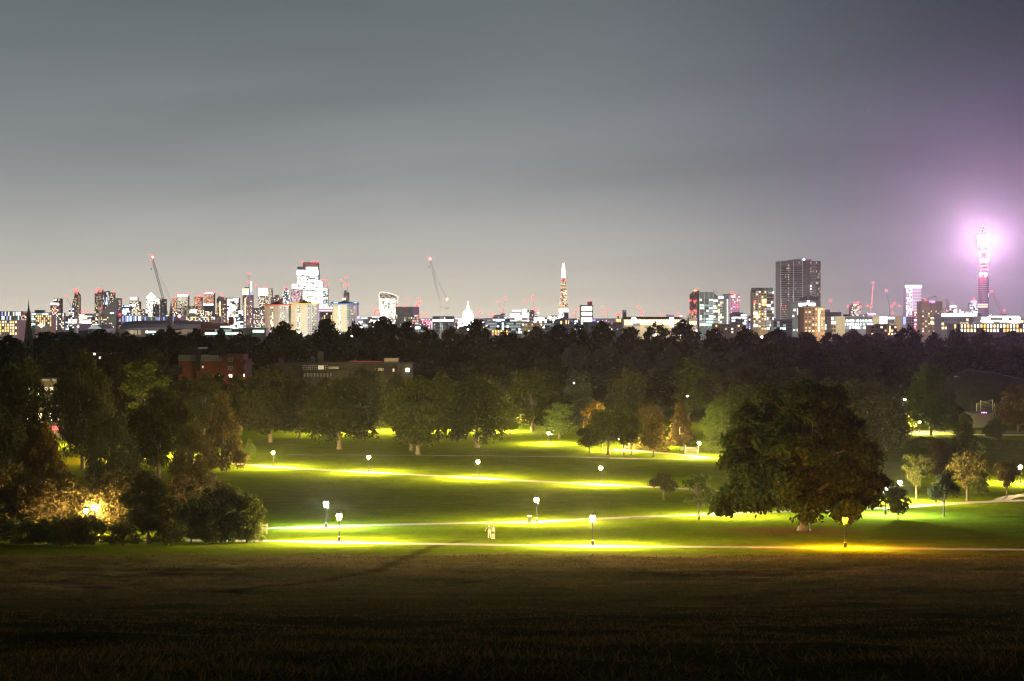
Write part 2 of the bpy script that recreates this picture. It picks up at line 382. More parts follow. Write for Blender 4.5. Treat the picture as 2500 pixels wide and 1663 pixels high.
def crown_points(rng, n, W, H, z0, lobes, lobe_r, bottom=.35, top=1.0, hollow=.6, droop=0., shape='round', floor_=.15):
    """lobes spread over an egg-shaped crown from z0 to z0+H; leaves cling to the outside of every lobe"""
    cs, rs = [], []
    tries = 0
    while len(cs) < lobes and tries < 9000:
        tries += 1
        u = rng.uniform(0, 1); a = rng.uniform(0, 2*math.pi)
        if shape == 'round': prof = max(.12, math.sin(math.pi*min(1, (u*.86+.13)))**.55)
        elif shape == 'cone': prof = max(.1, (1-u)**.8)
        elif shape == 'dome': prof = math.sqrt(max(.02, 1-u*u))
        elif shape == 'broadtop': prof = (1-.52*u**1.7)*min(1, .90+u*.4)*(1+.10*math.sin(3*a+1)+.06*math.sin(5*a))
        elif shape == 'column': prof = .55 + .45*math.sin(math.pi*u)
        elif shape == 'vase': prof = max(.15, math.sin(math.pi*(u*.6+.2))**.8)*(.55+.6*u)
        rr = rng.uniform(.35, 1)**.5 if rng.uniform() < .85 else rng.uniform(0, .5)
        r = lobe_r*rng.uniform(.65, 1.25)*(1 - .25*u)
        rad = max(0., W/2*prof - r*.8)*rr*rng.uniform(.80, 1.16)
        c = np.array([rad*math.cos(a), rad*math.sin(a), z0 + r*.6 + u*(H - 1.4*r)])
        if all(np.linalg.norm((c-q)*(1, 1, 1.15)) > .72*max(r, s_)*.9 for q, s_ in zip(cs, rs)): cs.append(c); rs.append(r)
    cs = np.array(cs); rs = np.array(rs); pr = rs**2/np.sum(rs**2)
    k = rng.choice(len(cs), n, p=pr)
    d = rng.normal(size=(n, 3)); d[:, 2] = d[:, 2]*.9 + .12; d /= np.linalg.norm(d, axis=1)[:, None]
    rad = rs[k]*(hollow + (1-hollow)*rng.uniform(0, 1, n)**.6)*(1 + .16*rng.normal(size=n))
    # sub-clumps: pull leaves towards random twig directions of each lobe
    nt = 20; tw = rng.normal(size=(len(cs), nt, 3)); tw /= np.linalg.norm(tw, axis=2)[:, :, None]; tl = rng.uniform(.72, 1.38, (len(cs), nt))
    j = rng.integers(0, nt, n); d = d*.42 + tw[k, j]*.78; rad = rad*tl[k, j]; d /= np.linalg.norm(d, axis=1)[:, None]
    P = cs[k] + d*rad[:, None]*np.array([1.08, 1.08, .86])
    P[:, 2] -= droop*np.clip(np.hypot(P[:, 0], P[:, 1])/(W/2), 0, 1)**2
    P[:, 2] = np.maximum(P[:, 2], floor_ + .35*np.abs(rng.normal(size=n)))
    return P, d, cs, rs

def trunk_mesh(name, rng, mat, H, r0, targets, fork=.35, lean=(0, 0), n=7, thin=.025, flare=1.5, twigs=0, multi=None):
    mb = MB(); top = Vector((lean[0], lean[1], H))
    def axis(t): return Vector((lean[0]*t**1.4, lean[1]*t**1.4, H*t)) + Vector((math.sin(t*5)*.02*H, math.cos(t*4)*.015*H, 0))*t
    ts = [-.04, 0, .03, .08, .2, .4, .6, .8, 1]
    mb.tube([axis(t) if t >= 0 else Vector((0, 0, t*H)) for t in ts], [r0*flare*1.05, r0*flare, r0*1.2, r0, r0*.92, r0*.8, r0*.62, r0*.4, r0*.15], n)
    for c in targets:
        c = Vector(c); t0 = min(.92, max(fork, (c.z/H)*.62*rng.uniform(.75, 1.05))); a = axis(t0)
        mid = a.lerp(c, .5) + Vector((rng.normal()*.05*H, rng.normal()*.05*H, abs(a.z-c.z)*.12 + .03*H))
        rr = r0*rng.uniform(.26, .42)*(1-t0*.5)
        pts = [a, a.lerp(mid, .5) + Vector((0, 0, .01*H)), mid, mid.lerp(c, .55), c]
        mb.tube(pts, [rr, rr*.85, rr*.62, rr*.4, thin], 5)
        for q in range(twigs):
            s_ = pts[rng.integers(1, 4)]; d = Vector((rng.normal(), rng.normal(), rng.normal()*.6+.45)).normalized()*H*rng.uniform(.10, .24)
            m1 = s_ + d*.5 + Vector((rng.normal(), rng.normal(), rng.normal()))*.02*H
            mb.tube([s_, m1, s_ + d + Vector((rng.normal(), rng.normal(), -.3))*.03*H], [rr*.3, rr*.18, thin*.5], 4)
    me = bpy.data.meshes.new(name); me.from_pydata(mb.v, [], mb.f); me.materials.append(mat); me.polygons.foreach_set('use_smooth', [True]*len(mb.f)); me.update()
    return me

PROTO = {}
def proto(key, seed, leaves, W, H, z0, n, size, lobes, lobe_r, bark=None, r0=.4, shape='round', hollow=.6, droop=0., fork=.3, lean=(0, 0), nt_=24, elong=1.6, twigs=0, thin=.025, crown_off=(0, 0), floor_=.15):
    rng = np.random.default_rng(seed)
    P, d, cs, rs = crown_points(rng, n, W, H - z0, z0, lobes, lobe_r, hollow=hollow, droop=droop, shape=shape, floor_=floor_)
    P[:, 0] += crown_off[0]; P[:, 1] += crown_off[1]; cs[:, 0] += crown_off[0]; cs[:, 1] += crown_off[1]
    V, Fq = leaf_quads(P, d, size, rng, elong)
    cm = np_mesh('crown_' + key, V, Fq, [leaves])
    tm = trunk_mesh('trunk_' + key, rng, bark or M_bark, H*.8, r0, cs[:nt_], fork=fork, lean=lean, twigs=twigs, thin=thin)
    PROTO[key] = (cm, tm, W, H, leaves)
proto('oak', 11, LF_oak, 27.5, 19.5, 2.7, 72000, .42, 150, 1.75, r0=.72, shape='broadtop', droop=1.5, fork=.16, nt_=44, floor_=1.5)
proto('plane_a', 21, LF_plane, 20, 18, 2.6, 15000, .42, 52, 2.3, r0=.5, bark=M_barkpale, fork=.22, droop=.8)
proto('plane_b', 22, LF_plane, 20, 18, 2.2, 15000, .42, 46, 2.5, r0=.5, bark=M_barkpale, fork=.24, droop=1.2, shape='dome')
proto('plane_c', 23, LF_plane, 17, 18, 2.4, 13000, .42, 44, 2.2, r0=.45, bark=M_barkpale, fork=.24, droop=.6)
proto('broad', 24, LF_dark, 18, 17, 1.6, 12000, .42, 44, 2.3, r0=.45, fork=.2, droop=.6)
proto('weeping', 25, LF_brown, 14, 17, .5, 13000, .36, 50, 1.7, r0=.4, shape='cone', droop=.6, fork=.1)
proto('conifer', 26, LF_hedge, 9, 14, .8, 9000, .32, 46, 1.2, r0=.3, shape='cone', fork=.1)
proto('column', 27, LF_green, 10, 18, 2., 10000, .38, 44, 1.6, r0=.3, shape='column', fork=.2)
proto('small_a', 31, LF_plane, 7, 6.6, 1.6, 7000, .21, 34, .9, r0=.17, fork=.3, twigs=2)
proto('small_b', 32, LF_green, 7, 6.6, 1.9, 6500, .21, 30, .95, r0=.17, fork=.32, twigs=2)
proto('small_brown', 33, LF_brown, 7, 6.6, 1.4, 7500, .21, 36, .9, r0=.17, fork=.28, twigs=2)
proto('vase', 34, LF_plane, 7.5, 7, 2.0, 6000, .19, 34, .85, r0=.2, shape='vase', fork=.26, twigs=6, hollow=.25, thin=.014)
proto('sparse', 41, LF_dark, 5.2, 4.6, 1.3, 5200, .15, 30, .6, r0=.13, shape='dome', fork=.34, lean=(-.35, 0), twigs=6, thin=.012, hollow=.3)
proto('twiggy', 42, LF_oak, 5.6, 6.2, 1.5, 3000, .14, 34, .75, r0=.15, shape='round', fork=.3, lean=(-.3, 0), twigs=8, thin=.012, hollow=.3)
proto('bush_twig', 51, LF_bush, 7, 6.2, .5, 9000, .17, 40, .95, r0=.16, shape='round', fork=.14, twigs=6, thin=.012, elong=2.6, hollow=.35, bark=M_barkpale)
proto('bush_leaf', 52, LF_hedge, 5.5, 4.2, .15, 4800, .17, 30, .75, r0=.10, shape='dome', fork=.1, twigs=2, hollow=.5)
proto('bush_tree', 53, LF_plane, 6.2, 7.0, 1.3, 8500, .18, 38, .9, r0=.14, fork=.24, lean=(-.6, 0), twigs=4, thin=.012, hollow=.45)
proto('far_a', 61, LF_dark, 20, 22, 2.5, 4200, .85, 42, 2.6, r0=.5, nt_=12)
proto('far_b', 62, LF_dark, 20, 22, 2.5, 4200, .85, 38, 2.9, r0=.5, nt_=12, shape='dome')
proto('far_c', 63, LF_dark, 18, 22, 2.5, 4000, .85, 42, 2.3, r0=.5, nt_=12)

def tree(key, px, W, top, label, base=None, Y=None, name=None, leaves=None, cat=None, group=None, rz=None, depth=None):
    """px, base, top, W measured on the 2357 px wide view"""
    cm, tm, w0, h0, lf = PROTO[key]
    if base is not None: p = gd(px, base)
    else: p = Vector(((px*K - CX)/F_PX*Y, Y, gz(Y)))
    H = (HZ - top*K)/F_PX*p.y - p.z; Ww = W*K/F_PX*p.y
    bush = key.startswith('bush_leaf')
    t = thing(name or ('bush' if bush else 'tree'), label, cat or ('bush' if bush else 'tree'), p, R.uniform(0, 6.28) if rz is None else rz, group)
    t.scale = (Ww/w0, (depth or 1)*Ww/w0, H/h0)
    tr = link('trunk', tm, t); cr = link('crown', cm, t)
    if leaves and leaves is not lf:
        cr.material_slots[0].link = 'OBJECT'; cr.material_slots[0].material = leaves
    return t

# --- the great tree and the lawn's plane trees
tree('oak', 1850, 425, 878, 'great spreading tree, by far the largest crown, behind the orange lamp', base=1222, name='oak_tree', rz=.4)
GP = 'plane trees along the far side of the lawn'
tree('plane_b', 781, 190, 872, 'plane tree with a bare leaning trunk at the left end of the row', base=1034, name='plane_tree', group=GP, rz=1.)
tree('plane_a', 962, 182, 866, 'largest round plane tree with a thick pale trunk, middle of the row', base=1046, name='plane_tree', group=GP, rz=2.)
tree('plane_c', 946, 120, 885, 'slimmer plane tree whose trunk shows just left of the largest one', base=1037, name='plane_tree', group=GP, rz=2.6)
tree('plane_b', 1098, 178, 862, 'plane tree at the right end of the row, reddish trunk', base=1030, name='plane_tree', group=GP, rz=4.)
tree('plane_c', 622, 170, 842, 'tall dark tree whose branches reach the lawn behind the leftmost path lamp', base=1018, name='plane_tree', rz=.5, leaves=LF_dark)
tree('broad', 845, 130, 838, 'dark tree rising behind the left plane tree, below the terrace', Y=430, leaves=LF_dark)
tree('broad', 1010, 120, 850, 'dark crown filling the gap behind the two big plane trees', Y=425, leaves=LF_plane)
tree('weeping', 512, 135, 902, 'brown tree with branches sweeping to the ground at the left end of the lawn', base=1084, name='beech_tree')
tree('plane_a', 365, 195, 893, 'broad tree with a dark forked trunk left of the lawn', base=1100, leaves=LF_plane)
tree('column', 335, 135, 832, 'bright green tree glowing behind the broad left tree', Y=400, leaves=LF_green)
tree('plane_a', 190, 165, 806, 'tall dense tree right of the church spire', Y=330, leaves=LF_dark)
tree('broad', 45, 180, 815, 'dark tree at the left edge below the church spire', Y=310, leaves=LF_dark)
tree('plane_b', -50, 150, 840, 'tree cut by the left edge, upper', Y=300, leaves=LF_dark)
tree('small_brown', 98, 125, 972, 'yellow-brown autumn tree standing in front of the dense left trees', base=1205, leaves=LF_orange)
tree('broad', 255, 140, 935, 'dark tree between the autumn tree and the broad left tree', Y=265, leaves=LF_dark)
tree('broad', 440, 110, 960, 'small dark tree between the broad left tree and the brown tree', Y=275, leaves=LF_brown)
tree('broad', 20, 150, 960, 'dark tree at the left edge behind the autumn tree', Y=240, leaves=LF_dark)
tree('small_b', 575, 26, 1010, 'tiny sapling lit by the first path lamp', base=1062)
tree('broad', 690, 120, 868, 'dark tree between the tall lawn tree and the left plane tree', Y=420, leaves=LF_dark)
tree('broad', 470, 110, 850, 'dark tree below the red brick flats', Y=430, leaves=LF_dark)
tree('plane_b', 425, 90, 866, 'dark tree in front of the left end of the red brick flats', Y=480, leaves=LF_dark)
tree('plane_a', 505, 80, 860, 'dark tree in front of the middle of the red brick flats', Y=485, leaves=LF_dark)
tree('plane_a', 748, 105, 869, 'dark tree in front of the white railings of the terrace', Y=455, leaves=LF_dark)
tree('plane_b', 915, 95, 862, 'dark tree in front of the right half of the terrace', Y=455, leaves=LF_dark)
tree('broad', 555, 120, 858, 'dark tree right of the red brick flats, in front of them', Y=450, leaves=LF_dark)

# --- far edge of the lawn, centre and right
tree('small_a', 1174, 62, 925, 'yellow-lit young tree right of the plane tree row', base=1006)
tree('column', 1287, 78, 928, 'slim tree with a bare pale trunk beside a small far lamp', base=1009, leaves=LF_green)
tree('broad', 1225, 150, 845, 'dark round tree behind the small far lamp', Y=445, leaves=LF_plane)
tree('column', 1332, 82, 858, 'teal-tinged tree with a white road lamp at its right', Y=450, leaves=LF_grey)
tree('broad', 1440, 125, 838, 'wide dark tree above the fork-trunked trees', Y=450, leaves=LF_dark)
tree('vase', 1400, 125, 938, 'broad dark tree with a thick short trunk at the far lawn edge', base=1047, leaves=LF_plane)
tree('small_a', 1357, 70, 975, 'little tree with a leaning trunk left of the thick-trunked one', base=1043)
tree('small_brown', 1372, 78, 922, 'orange-leaved tree behind the leaning little tree', Y=400, leaves=LF_orange)
tree('small_a', 1386, 55, 960, 'thin tree behind the thick-trunked tree', base=1038)
tree('vase', 1436, 62, 958, 'fork-trunked tree nearest the small lamp, left of a pair', base=1050)
tree('vase', 1453, 85, 950, 'fork-trunked tree with a slanting stem, right of a pair', base=1047)
tree('small_brown', 1504, 82, 960, 'brown rounded tree with a single stem right of the fork-trunked pair', base=1052)
tree('weeping', 1566, 78, 925, 'reddish pointed tree left of the gate sign', Y=395, leaves=LF_brown)
tree('broad', 1495, 90, 925, 'dark tree behind the brown rounded tree', Y=420, leaves=LF_brown)
tree('column', 1585, 88, 822, 'tall narrow tree with an amber road lamp below it', Y=490, leaves=LF_green)
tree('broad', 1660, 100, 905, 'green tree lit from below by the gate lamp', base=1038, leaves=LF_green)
tree('broad', 1718, 110, 875, 'tree with a patch of bright yellow-lit leaves left of the great tree', Y=425, leaves=LF_plane)
tree('sparse', 1527, 82, 1086, 'small leaning thorn tree alone on the lawn', base=1150, rz=0)
tree('twiggy', 1609, 92, 1078, 'twiggy half-bare tree with a leaning stem left of the great tree', base=1196, rz=0)
tree('broad', 1985, 190, 868, 'dark tree whose crown merges with the right side of the great tree', Y=330, leaves=LF_dark)
tree('broad', 2040, 110, 905, 'dark tree between the great tree and the lit roadside tree', Y=380, leaves=LF_plane)
tree('bush_tree', 2067, 66, 1112, 'dark slanting little tree in front of the cold white lamp', base=1196)
# --- right grove
tree('vase', 2109, 82, 1042, 'lamp-lit tree with a pale stem right of the great tree', base=1148)
tree('sparse', 2172, 84, 1083, 'dark thorn tree with a curved stem right of the great tree', base=1189, rz=math.pi)
tree('vase', 2226, 108, 1036, 'brown tree with a straight pale stem in the right grove', base=1152, leaves=LF_brown)
tree('vase', 2317, 72, 1058, 'thin-crowned tree with a pale stem near the right edge', base=1144, leaves=LF_bush)
tree('conifer', 2222, 130, 948, 'tall dark pointed evergreen behind the right grove', base=1120)
tree('small_brown', 2160, 80, 1008, 'brown tree left of the pointed evergreen', base=1120)
tree('bush_leaf', 2255, 50, 1095, 'low bush at the foot of the pointed evergreen', base=1140)
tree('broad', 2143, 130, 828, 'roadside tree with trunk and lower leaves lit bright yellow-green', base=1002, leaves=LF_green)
tree('small_b', 2291, 58, 962, 'small rounded green tree on the hedge near the right edge', base=1028)
tree('broad', 2345, 115, 880, 'reddish autumn tree at the right edge above the road', Y=440, leaves=LF_brown)
tree('broad', 2085, 90, 880, 'dark tree left of the lit roadside tree', Y=440, leaves=LF_plane)

# --- bushes at the lower left
GB = 'bushes along the lower left edge of the lawn'
tree('bush_twig', 30, 165, 1066, 'twiggy brown shrub at the left edge', base=1222, cat='bush', name='shrub', group=GB)
tree('bush_twig', 150, 170, 1088, 'twiggy shrub left of the pair of glowing lamps', base=1222, cat='bush', name='shrub', group=GB)
tree('bush_twig', 262, 170, 1082, 'tall twiggy shrub lit golden just right of the pair of glowing lamps', base=1222, cat='bush', name='shrub', group=GB)
tree('bush_twig', 90, 150, 1100, 'twiggy shrub between the left edge shrub and the glowing lamps', base=1225, cat='bush', name='shrub', group=GB)
tree('bush_twig', 340, 140, 1078, 'tall twiggy shrub behind the leaning stem', base=1218, cat='bush', name='shrub', group=GB)
tree('bush_twig', 475, 130, 1085, 'twiggy shrub behind the dense small tree', base=1215, cat='bush', name='shrub', group=GB)
tree('bush_leaf', 75, 100, 1190, 'low dark bush between the corner bush and the second bush', base=1254, group=GB)
tree('bush_leaf', 168, 110, 1178, 'low dark bush just left of the pair of glowing lamps', base=1256, group=GB)
tree('bush_leaf', 490, 100, 1165, 'dark bush under the dense small tree', base=1250, group=GB)
tree('bush_leaf', 535, 80, 1185, 'low dark bush between the two right small trees', base=1250, group=GB)
tree('bush_tree', 342, 130, 1084, 'leaning small tree with a bare slanted stem among the bushes', base=1252, rz=0, group=GB)
tree('bush_twig', 425, 130, 1092, 'rounded brown-green shrub behind the dark bush', base=1225, cat='bush', name='shrub', group=GB)
tree('bush_tree', 510, 130, 1108, 'dense small tree right of the dark bush', base=1248, rz=2.2, group=GB)
tree('bush_tree', 568, 92, 1132, 'loose upright small tree at the right end of the bushes', base=1250, rz=1., group=GB)
for px, wd, top, base, lab in ((28, 105, 1192, 1250, 'low dark bush in the lower left corner'), (-60, 110, 1190, 1250, 'low dark bush cut by the left edge'),
        (122, 95, 1186, 1252, 'low dark bush second from the left'), (212, 95, 1183, 1256, 'low dark bush in front of the pair of glowing lamps'),
        (283, 86, 1196, 1256, 'low dark bush left of the leaning stem'), (382, 88, 1198, 1254, 'low spiky bush right of the leaning stem'),
        (440, 120, 1140, 1250, 'large dark rounded bush between the two small trees'), (585, 46, 1185, 1250, 'small wispy bush beside the sapling guard')):
    tree('bush_leaf', px, wd, top, lab, base=base, group=GB)

# --- hedges by the road and gate: boxy ribbons of leaves with stems
def hedge(label, ctrl, h, thick, n, leaves, size=.22, name='hedge'):
    pts = [gd(*p) for p in ctrl]; rng = np.random.default_rng(len(label)); P = []
    seg = [(a, b, (b-a).length) for a, b in zip(pts[:-1], pts[1:])]; tot = sum(s[2] for s in seg)
    for a, b, l in seg:
        k = max(10, int(n*l/tot)); u = rng.uniform(0, 1, k); v = rng.uniform(-.5, .5, k); q = np.abs(rng.normal(size=k))
        edge = rng.uniform(0, 1, k) < .75
        v = np.where(edge & (rng.uniform(0, 1, k) < .6), np.sign(v)*.5 + rng.normal(size=k)*.06, v)
        z = np.where(rng.uniform(0, 1, k) < .35, 1 + rng.normal(size=k)*.06, rng.uniform(.05, 1, k))
        d = (b-a).normalized(); nx, ny = -d.y, d.x
        X = a.x + (b.x-a.x)*u + nx*v*thick; Yy = a.y + (b.y-a.y)*u + ny*v*thick
        hh = h*(1 + .10*np.sin(u*l*.7) + .06*np.sin(u*l*1.9))
        P.append(np.column_stack([X, Yy, -drop(Yy) + z*hh]))
    P = np.concatenate(P); o = np.array(pts[0]); P -= o
    V, Fq = leaf_quads(P, np.zeros_like(P) + (0, 0, 1), size, rng)
    t = thing(name, label, 'hedge', pts[0]); link('foliage', np_mesh(name, V, Fq, [leaves]), t)
    mb = MB()
    for a, b, l in seg:
        for i in range(max(2, int(l/1.2))):
            p = a.lerp(b, (i+.5)/max(2, int(l/1.2))) - pts[0]; mb.bar(p + Vector((0, 0, -.2)), p + Vector((R.uniform(-.3, .3), 0, h*.9)), .035, .012, 5)
    mb.build('stems', M_bark, t)['kind'] = 'stuff'
    return t
hedge('dark clipped hedge along the road behind the right grove', [(2045, 1030), (2110, 1030), (2190, 1031), (2240, 1032)], 2.3, 1.4, 9000, LF_hedge)
hedge('green hedge lit from above at the right edge by the road', [(2262, 1034), (2310, 1036), (2380, 1038)], 2.0, 1.4, 6000, LF_green)
hedge('ivy hedge lit golden behind the small lamp and the fork-trunked trees', [(1440, 1034), (1490, 1038), (1540, 1042)], 3.2, 1.2, 7000, LF_bush)
hedge('rounded hedge right of the gate, lit by the gate lamp', [(1608, 1041), (1640, 1043), (1668, 1044)], 2.6, 1.6, 4000, LF_green)

# --- the wood beyond: trees standing against the skyline, one by one
GS = 'treetops standing against the city lights'
sky_trees = [(20, 95, 772, 'dark treetop left of the church spire', LF_dark), (108, 100, 762, 'dark tree right beside the church spire', LF_dark), (165, 90, 763, 'dark treetop below the pale arched roof', LF_dark),
    (232, 100, 758, 'dark treetop below the sloping dark tower', LF_dark), (300, 80, 770, 'low treetop below the long dark station roof', LF_dark), (385, 105, 752, 'reddish round treetop at the foot of the large left crane', LF_brown),
    (452, 90, 757, 'brownish treetop right of the large left crane', LF_brown), (508, 36, 752, 'narrow pointed treetop in front of the mint-lit strip', LF_hedge), (560, 100, 765, 'low dark treetop right of the mint-lit strip', LF_dark),
    (652, 105, 741, 'olive rounded treetop covering the foot of the orange-striped tower block', LF_plane), (748, 95, 731, 'tall treetop between the yellow and blue roofed tower blocks', LF_dark), (818, 70, 740, 'treetop covering the foot of the blue roofed tower block', LF_dark),
    (882, 115, 730, 'wide treetop under the bulging white tower', LF_dark), (935, 80, 738, 'treetop in front of the dark box building', LF_dark), (985, 70, 752, 'treetop left of the white mast crane', LF_dark),
    (1040, 60, 752, 'treetop below the two dark little spires', LF_brown), (1096, 85, 733, 'tall reddish treetop just right of the white dome', LF_brown), (1165, 90, 760, 'low treetop right of the white dome', LF_dark),
    (1235, 75, 752, 'treetop below the tan block of flats', LF_dark), (1285, 70, 744, 'treetop below the tall spiked tower', LF_dark), (1330, 60, 745, 'treetop right of the tall spiked tower', LF_dark),
    (1385, 80, 740, 'treetop left of the long floodlit building', LF_dark), (1450, 80, 750, 'treetop below the chimney of the long floodlit building', LF_dark), (1512, 75, 742, 'treetop in the middle of the long floodlit building', LF_dark),
    (1572, 85, 737, 'treetop at the right end of the long floodlit building', LF_dark), (1640, 90, 755, 'low treetop below the green glass tower', LF_dark), (1715, 95, 752, 'treetop left of the balcony tower', LF_dark),
    (1790, 85, 757, 'treetop right of the balcony tower', LF_dark), (1855, 80, 762, 'low treetop below the dark tall tower', LF_dark), (1915, 70, 764, 'low treetop right of the tan tower', LF_dark), (1965, 60, 757, 'treetop left of the long glass offices', LF_dark),
    (2020, 70, 765, 'low treetop below the long glass offices', LF_dark), (2090, 80, 749, 'round treetop below the white-crowned tower', LF_dark), (2150, 60, 765, 'low treetop below the tower with the purple sign', LF_dark), (2198, 75, 755, 'treetop right of the tower with the purple sign', LF_dark),
    (2265, 85, 760, 'treetop below the round communications tower', LF_dark), (2330, 90, 762, 'treetop at the right edge against the lit offices', LF_dark)]
for i, (px, wd, top, lab, lf) in enumerate(sky_trees):
    Y = R.uniform(760, 1000)
    tree(('far_a', 'far_b', 'far_c')[i % 3], px, wd*1.15, top, lab, Y=Y, leaves=lf, group=GS)
# pale grey-green trees lit by the floodlights
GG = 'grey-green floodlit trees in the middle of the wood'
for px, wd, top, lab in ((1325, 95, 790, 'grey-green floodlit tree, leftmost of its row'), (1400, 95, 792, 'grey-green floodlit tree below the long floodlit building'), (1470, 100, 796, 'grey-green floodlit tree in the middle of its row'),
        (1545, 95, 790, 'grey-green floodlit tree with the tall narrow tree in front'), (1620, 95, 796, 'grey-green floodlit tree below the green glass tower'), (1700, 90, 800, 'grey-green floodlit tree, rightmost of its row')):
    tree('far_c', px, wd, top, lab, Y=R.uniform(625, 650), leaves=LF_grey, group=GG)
# mid-distance dark trees one can still tell apart
GM = 'dark trees in the middle of the wood'
for px, wd, top, Y, lab in ((1060, 120, 800, 620, 'dark tree right of the terrace, below the dark spires'), (1130, 110, 805, 560, 'dark tree above the right end of the plane tree row'), (1225, 110, 790, 640, 'dark tree left of the grey-green trees'),
        (1270, 110, 820, 540, 'dark rounded tree above the small far lamp'), (1520, 110, 850, 520, 'dark tree left of the tall narrow tree'), (1640, 120, 850, 520, 'dark tree right of the tall narrow tree'),
        (1770, 150, 812, 560, 'black rounded tree behind the great tree, upper left'), (1870, 130, 800, 620, 'dark tree rising behind the top of the great tree'), (1950, 120, 822, 560, 'dark tree behind the great tree, upper right'),
        (2060, 110, 815, 580, 'dark tree left above the lit roadside tree'), (2020, 110, 790, 660, 'dark purple-tinged tree below the long glass offices'), (2260, 120, 795, 680, 'dark purple-tinged tree behind the grassy mound'),
        (2340, 120, 800, 660, 'dark purple-tinged tree at the right edge behind the mound'), (600, 110, 790, 640, 'dark tree right of the red brick flats, behind them'), (690, 100, 775, 700, 'dark tree behind the left end of the terrace'),
        (800, 110, 770, 700, 'dark tree behind the chimneys of the terrace'), (900, 110, 775, 680, 'dark tree behind the right half of the terrace'), (350, 110, 800, 560, 'dark tree left of the red brick flats'),
        (260, 100, 805, 520, 'dark tree in the gap left of the bright green tree'), (110, 90, 800, 500, 'dark tree just behind the foot of the church spire')):
    tree(('far_a', 'far_b', 'far_c')[int(px) % 3], px, wd, top, lab, Y=Y, group=GM)
# everything else in the wood reads as one dark mass
def woodland():
    rng = np.random.default_rng(5); Vs, Fs, Tv, Tf = [], [], [], []; off = 0
    for i in range(210):
        Y = rng.uniform(470, 1250); px = rng.uniform(-150, 2650)
        if Y < 660 and (330 < px < 1120 and Y < 640): continue          # keep the houses clear
        if 2270 < px < 2560 and 500 < Y < 640: continue                  # and the mound
        if 1340 < px < 1850 and Y < 640: continue
        h = rng.uniform(13, 17) if Y < 600 else rng.uniform(16, 22); wd = rng.uniform(13, 19)
        zt = -drop(Y) + h
        if HZ - zt*F_PX/Y < 806: h = (HZ-806)/F_PX*Y + drop(Y)
        if h < 8: continue
        P, d, cs, rs = crown_points(rng, 1500, wd, h-2.5, 2.5, 22, wd*.14)
        P += np.array([(px-CX)/F_PX*Y, Y, -float(drop(Y))])
        V, Fq = leaf_quads(P, d, .95, rng); Vs.append(V); Fs.append(Fq + off); off += len(V)
    me = np_mesh('woodland', np.concatenate(Vs), np.concatenate(Fs), [LF_dark])
    tag(link('woodland', me), 'dark mass of the far wood between the lawn and the city', 'woodland', kind='stuff')
woodland()
# rough grass of the slope in front
def grass():
    rng = np.random.default_rng(3); xs = []; ys = []
    for y0, y1, dens in ((8.2, 14, 130), (14, 26, 60), (26, 44, 22), (44, 70, 7), (70, 110, 3.2), (110, 160, 3.0)):
        hw = lambda y: y*.37 + 1.5
        n = int((y1-y0)*(hw(y0)+hw(y1))*dens); y = rng.uniform(y0, y1, n); xs.append(rng.uniform(-1, 1, n)*hw(y)); ys.append(y)
    x = np.concatenate(xs); y = np.concatenate(ys)
    keep = (np.sin(x*.45+y*.3)+np.sin(y*.8-x*.2)+np.sin(x*1.7+2)*np.sin(y*1.3) + rng.normal(size=len(x))*.8) > -.3; x = x[keep]; y = y[keep]
    n = len(x); z = ground_z(x, y) - .02; B = 5; V = np.zeros((n, B, 4, 3))
    hgt = rng.uniform(.025, .075, n)*(1 + np.clip((y-40)/110, 0, .9)); wdt = .0035 + y*.00026
    for b in range(B):
        a = rng.uniform(0, 2*math.pi, n); ln = hgt*rng.uniform(.8, 2.6, n); hh = hgt*rng.uniform(.6, 1.1, n); sp = rng.uniform(0, .12, n)*(1+y/40)
        bx = x + np.cos(a)*sp; by = y + np.sin(a)*sp; q = a + 1.57
        V[:, b, 0] = np.column_stack([bx - np.cos(q)*wdt, by - np.sin(q)*wdt, z]); V[:, b, 1] = np.column_stack([bx + np.cos(q)*wdt, by + np.sin(q)*wdt, z])
        V[:, b, 2] = np.column_stack([bx + np.cos(a)*ln + np.cos(q)*wdt*.3, by + np.sin(a)*ln, z + hh]); V[:, b, 3] = np.column_stack([bx + np.cos(a)*ln - np.cos(q)*wdt*.3, by + np.sin(a)*ln, z + hh])
    m = leafy('grass_blades', (.020, .028, .006), (.12, .092, .038), .4, 0.)
    me = np_mesh('grass', V.reshape(-1, 3), np.arange(n*B*4).reshape(-1, 4), [m])
    tag(link('grass', me), 'rough dry grass covering the dark slope in front', 'grass', kind='stuff')
grass()
